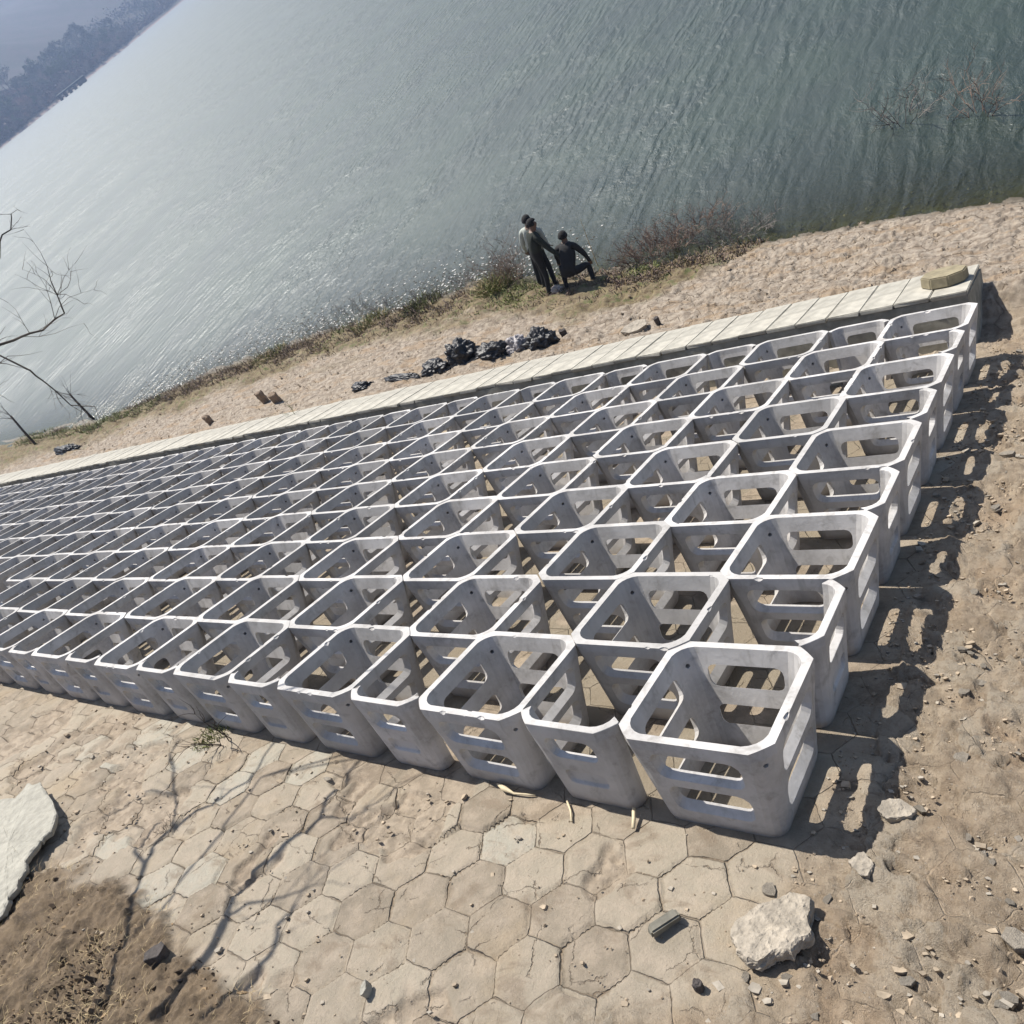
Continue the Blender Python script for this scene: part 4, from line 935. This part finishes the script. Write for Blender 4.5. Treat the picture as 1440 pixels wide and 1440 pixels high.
person('person', J, B, [WH, NV, SHO, M_SKIN], fB, math.radians(10), 'person in a pale shirt half hidden behind the one in dark green', (0, math.radians(12)))
# bending person: feet apart, trunk folded forward, arms to the ground
J = dict(pelvis=(.0, -.24, .52, .15, .13), waist=(0, -.13, .66, .14, .12), chest=(0, .01, .82, .17, .135), neckb=(0, .10, .93, .085, .075), neck=(0, .14, .98, .055, .055), head=(-.02, .19, 1.07, .078, .095), crown=(-.02, .20, 1.13, .066, .085), nose=(-.02, .288, 1.05, .016, .018),
         hipL=(-.10, -.22, .50, .10, .105), kneeL=(-.22, .12, .46, .068, .07), ankL=(-.19, -.10, .09, .045, .048), toeL=(-.21, .07, .035, .045, .03),
         hipR=(.10, -.22, .50, .10, .105), kneeR=(.36, .02, .46, .068, .07), ankR=(.42, -.16, .09, .045, .048), toeR=(.48, -.01, .035, .045, .03),
         shL=(-.185, .07, .90, .062, .062), shR=(.185, .07, .90, .062, .062), elbowL=(-.28, .20, .68, .047, .047), wristL=(-.30, .30, .44, .032, .03), elbowR=(.31, .10, .68, .047, .047), wristR=(.38, .16, .44, .032, .03))
B = [('pelvis', 'waist', 1), ('waist', 'chest', 0), ('chest', 'neckb', 0), ('neckb', 'neck', 3), ('neck', 'head', 3), ('head', 'crown', 3), ('head', 'nose', 3), ('pelvis', 'hipL', 1), ('hipL', 'kneeL', 1), ('kneeL', 'ankL', 1), ('ankL', 'toeL', 2),
     ('pelvis', 'hipR', 1), ('hipR', 'kneeR', 1), ('kneeR', 'ankR', 1), ('ankR', 'toeR', 2), ('neckb', 'shL', 0), ('shL', 'elbowL', 0), ('elbowL', 'wristL', 0), ('neckb', 'shR', 0), ('shR', 'elbowR', 0), ('elbowR', 'wristR', 0)]
hand(J, B, 'L', J['wristL'][:3], (0, .3, -1)); hand(J, B, 'R', J['wristR'][:3], (0, .3, -1))
person('person', J, B, [DK, DK, SHO, M_SKIN], onbeach(-8.80, 12.35), math.radians(15), 'person all in black crouching at the water edge, right of the standing two', (0, math.radians(12)))
o = heap('grey_sheet', -9.15, 12.2, (.14, .12, .14), 21, 'small pale bundle on the ground between the standing and crouching people', simple('pale_bundle', (.45, .40, .36), .7), 'bundle')

# ---------------------------------------------------------------- far bank
FB = [(-380, -150), (-430, 120), (-487, 281), (-505, 372), (-560, 500), (-640, 720), (-700, 1000), (-700, 1650)]
FB = np.array(FB, float)
def far_shore(t):   # t = index along the polyline
    q = np.arange(len(FB)); return np.array([np.interp(t, q, FB[:, 0]), np.interp(t, q, FB[:, 1])])
ts = np.linspace(0, len(FB)-1, 220); ds = np.array([-6, 0, 3, 8, 16, 30, 50, 80, 120, 170, 240, 340, 450.])
hs = np.array([-1, .05, 1.2, 2.2, 3.0, 6, 13, 27, 45, 66, 88, 105, 112])
V = []; 
for t in ts:
    a = far_shore(max(0, t-.15)); b = far_shore(min(len(FB)-1, t+.15)); d = (b-a)/np.linalg.norm(b-a); nrm = np.array([-d[1], d[0]])
    c = far_shore(t)
    for e, h in zip(ds, hs):
        x, y = c+nrm*(e+2.5*(fbm(np.array([t*9.]), np.array([1.]), 3, 3)[0]-.5)*(e < 40)); hh_ = h*(.75+.5*fbm(np.array([t*2.3+e*.01]), np.array([e*.012]), 3, 7)[0]) if h > 0 else h
        V.append((x, y, hh_+(fbm(np.array([x*.06]), np.array([y*.06]), 3, 17)[0]-.5)*min(3, max(0, e*.06))))
V = np.array(V); ix = np.arange(len(V)).reshape(len(ts), len(ds)); FF = np.stack([ix[:-1, :-1], ix[:-1, 1:], ix[1:, 1:], ix[1:, :-1]], -1).reshape(-1, 4)
hme = grid_mesh('hillside', V, FF)
if hme.polygons[500].normal.z < 0: hme.flip_normals()
N = NT('far_bank'); geo = N.new('ShaderNodeNewGeometry').outputs['Position']; s3 = N.new('ShaderNodeSeparateXYZ'); N.con(geo, s3.inputs[0])
a = N.noise(geo, .08, 5, .65); b = N.noise(geo, .4, 4, .6)
c = N.mix(N.ramp(a, .4, .6), C3(.030, .024, .02), C3(.018, .022, .012)); c = N.mix(N.ramp(b, .5, .65, 0, .6), c, C3(.05, .038, .03))
c = N.mix(N.ramp(N.math('ADD', s3.outputs[2], N.math('MULTIPLY', b, 1.2)), 1.9, 1.1), c, C3(.17, .115, .10))
c = N.mix(N.ramp(N.math('ADD', s3.outputs[2], N.math('MULTIPLY', b, .8)), 1.0, .6), c, C3(.22, .19, .17))
N.con(c, N.p.inputs['Base Color']); N.p.inputs['Roughness'].default_value = .95
o = link('hillside', hme, N.mat); tag(o, kind='structure')
def far_h(t, e):
    a = far_shore(max(0, t-.15)); b = far_shore(min(len(FB)-1, t+.15)); d = (b-a)/np.linalg.norm(b-a); n_ = np.array([-d[1], d[0]]); c = far_shore(t)+n_*e
    h = np.interp(e, ds, hs); hh_ = h*(.75+.5*fbm(np.array([t*2.3+e*.01]), np.array([e*.012]), 3, 7)[0]); return Vector((c[0], c[1], hh_-.3))
def far_tree_meshes(seed, h, w_, green):
    rr = random.Random(seed); t = MB(); t.tube([(0, 0, -1), (rr.gauss(0, .2), 0, h*.35), (rr.gauss(0, .4), rr.gauss(0, .4), h*.8)], [.035*h*.6, .02*h*.6, .02], 6)
    for _ in range(9):
        z = h*rr.uniform(.25, .7); a_ = rr.uniform(0, 6.3); L = w_*rr.uniform(.5, .9); t.tube([(0, 0, z), (math.cos(a_)*L*.5, math.sin(a_)*L*.5, z+L*.35), (math.cos(a_)*L, math.sin(a_)*L, z+L*.8)], [.12, .07, .03], 4, cap=False)
    c = MB(); blobs = [(Vector((rr.gauss(0, w_*.36), rr.gauss(0, w_*.36), h*rr.uniform(.38, .92))), w_*rr.uniform(.22, .42)) for _ in range(13)]
    for _ in range(1100 if green else 800):
        p, r_ = rr.choice(blobs); d = Vector((rr.gauss(0, 1), rr.gauss(0, 1), rr.gauss(0, 1))).normalized()*r_*rr.random()**.4; q = p+d
        if green: 
            u = Vector((rr.gauss(0, 1), rr.gauss(0, 1), rr.gauss(0, 1))).normalized()*rr.uniform(.15, .35); v_ = u.cross(Vector((rr.gauss(0, 1), rr.gauss(0, 1), rr.gauss(0, 1)))).normalized()*rr.uniform(.12, .3); c.add([q-u, q+v_, q+u, q-v_], [(0, 1, 2, 3)])
        else:
            u = (d.normalized()+Vector((rr.gauss(0, .4), rr.gauss(0, .4), .6))).normalized()*rr.uniform(.5, 1.1); v_ = u.cross(Vector((rr.gauss(0, 1), rr.gauss(0, 1), 1))).normalized()*.045; c.add([q-v_, q+v_, q+u], [(0, 1, 2)])
    return t.mesh('trunk'), c.mesh('crown')
kinds = []
FT = [('green', (.055, .085, .03), 11, 3.6, True), ('olive', (.12, .13, .045), 12, 3.4, True), ('bare grey', (.16, .135, .12), 11, 3.8, False), ('bare reddish', (.17, .10, .085), 8, 3.6, False), ('bluish dark', (.045, .065, .045), 13, 3.8, True), ('yellow green', (.22, .26, .06), 11, 1.5, True)]
for q, (nm, c, h, w_, g_) in enumerate(FT):
    t, cr = far_tree_meshes(200+q, h, w_, g_); t.materials.append(M_BARK); cr.materials.append(simple('crown_'+nm.replace(' ', '_'), c, .85, .5, .35, .0)); kinds.append((nm, t, cr, h))
rr = random.Random(44); cnt = {}
rows = [(5, 'just behind the far shore'), (17, 'in the second line above the far shore'), (36, 'in the third line up the hazy hillside'), (66, 'high on the hazy hillside')]
for ri, (e, rl) in enumerate(rows):
    t = 1.9+rr.uniform(0, .05); n = 0
    while t < (3.7 if ri < 3 else 3.2):
        q = rr.choice([2, 3, 3, 2, 0] if ri == 0 else [0, 4, 2, 3, 0, 4]); 
        nm, tm, cm, h = kinds[q]; p = far_h(t, e+rr.uniform(-4, 4)*(1+ri*.5)); k = rr.uniform(.75, 1.25)*(1.25+.15*ri)*(.5 if ri == 0 else .85)
        root = empty('tree', p); root.rotation_euler = (0, 0, rr.uniform(0, 6.3)); root.scale = (k*rr.uniform(.9, 1.25), k*rr.uniform(.9, 1.25), k)
        a_ = bpy.data.objects.new('trunk', tm); b_ = bpy.data.objects.new('crown', cm); COL.objects.link(a_); COL.objects.link(b_); a_.parent = root; b_.parent = root
        n += 1; tag(root, f'{nm} tree, {ORD[n-1] if n <= len(ORD) else n} from the left {rl}', 'tree', 'trees across the lake')
        t += rr.uniform(.026, .05)*(1+.14*ri)*(.75 if ri == 0 else 1)
# the wood that clothes the far slope: nobody could count its stems
rr = random.Random(404); mb = MB(); from mathutils import noise as mn
ds_c = {}
for q in range(40000):
    t = rr.uniform(1.75, 4.4); e = 7+ (rr.random()**1.5)*58; 
    a = far_shore(max(0, t-.15)); b = far_shore(min(len(FB)-1, t+.15)); d = (b-a)/np.linalg.norm(b-a); c = far_shore(t)+np.array([-d[1], d[0]])*e
    cl = mn.fractal(Vector((c[0]*.035, c[1]*.035, 3)), .6, 2.1, 3)
    if cl < -.5: continue
    h0 = float(np.interp(e, ds, hs))*.95; hgt_ = min(1, e/14+.25)*(2.5+7*max(0, cl+.35))*rr.random()
    p = Vector((c[0], c[1], h0+hgt_)); u = Vector((rr.gauss(0, 1), rr.gauss(0, 1), rr.gauss(0, 1)+.5)).normalized(); v_ = u.cross(Vector((rr.gauss(0, 1), rr.gauss(0, 1), rr.gauss(0, 1)))).normalized(); z_ = rr.uniform(.35, 1.05)*(1+e*.002)
    mb.add([p-u*z_, p+v_*z_*.6, p+u*z_, p-v_*z_*.6], [(0, 1, 2, 3)], 1 if e < 14 else (0 if cl > .15 else (2 if rr.random() < .6 else 1)))
o = mb.build('far_wood', [simple('wood_green', (.045, .062, .028), .9, .3, .4, 0), simple('wood_brown', (.10, .068, .058), .9, .3, .4, 0), simple('wood_grey', (.075, .066, .06), .9, .3, .4, 0)]); tag(o, 'hazy bare wood and scrub covering the slope across the lake', 'woodland', kind='stuff')
nm, tm, cm, h = kinds[5]; root = empty('tree', far_h(2.25, 60)); root.scale = (2.2, 2.2, 1.5); tag(root, 'slender bright yellow-green tree standing out on the hazy slope', 'tree', 'trees across the lake')
a_ = bpy.data.objects.new('trunk', tm); b_ = bpy.data.objects.new('crown', cm); COL.objects.link(a_); COL.objects.link(b_); a_.parent = root; b_.parent = root
# jetty at the far shore
jr = far_shore(1.97+.0); ja = far_shore(2.35)
M_JET = simple('jetty_timber', (.012, .016, .015), .8, 3, .2); M_JETD = simple('jetty_deck', (.45, .43, .38), .85, 3, .15)
p0 = np.array([-487., 281.])
def pxw(v, dist): return Vector((v[0]*dist, v[1]*dist))
JA, JB = Vector((-475, 324)), Vector((-469, 342))
ux = (JB-JA).normalized(); Lj = (JB-JA).length; je = empty('jetty', (JA.x, JA.y, 0)); je.rotation_euler = (0, 0, math.atan2(ux.y, ux.x)); tag(je, 'dark jetty on posts with a pale deck at the far shore', 'jetty')
mb = MB()
def boxm(mb, x0, x1, y0, y1, z0, z1): mb.add([(x, y, z) for x in (x0, x1) for y in (y0, y1) for z in (z0, z1)], [(0, 1, 3, 2), (4, 6, 7, 5), (0, 4, 5, 1), (2, 3, 7, 6), (0, 2, 6, 4), (1, 5, 7, 3)])
boxm(mb, 0, Lj, -2, 2, 3.0, 3.4); mb.build('deck', M_JETD, je)
mb = MB(); boxm(mb, 0, Lj, -2.15, -1.85, 2.2, 3.0); mb.build('beam', M_JET, je)
for q in range(6):
    mb = MB(); x = .8+(Lj-1.6)*q/5; boxm(mb, x-.5, x+.5, -1.7, 1.7, -1, 3.0); mb.build('post', M_JET, je)
mb = MB(); boxm(mb, Lj-3.5, Lj-.2, -1.9, 1.9, 0.2, 2.2); boxm(mb, 0, Lj, -1.8, -1.6, .9, 1.3); mb.build('brace', M_JET, je)

# ---------------------------------------------------------------- the hazy air over the lake
bm = bmesh.new(); bmesh.ops.create_cube(bm, size=1); me = bpy.data.meshes.new('haze'); bm.to_mesh(me); bm.free()
hz = link('haze', me); hz.scale = (1900, 1900, 186); hz.location = (-500, 850, 89); tag(hz, kind='stuff')
mt = bpy.data.materials.new('haze_air'); mt.use_nodes = True; mt.node_tree.nodes.remove(mt.node_tree.nodes['Principled BSDF'])
pv = mt.node_tree.nodes.new('ShaderNodeVolumePrincipled'); pv.inputs['Density'].default_value = .00055; pv.inputs['Color'].default_value = (.50, .66, 1, 1); pv.inputs['Anisotropy'].default_value = .3
mt.node_tree.links.new(pv.outputs[0], mt.node_tree.nodes['Material Output'].inputs['Volume']); me.materials.append(mt)
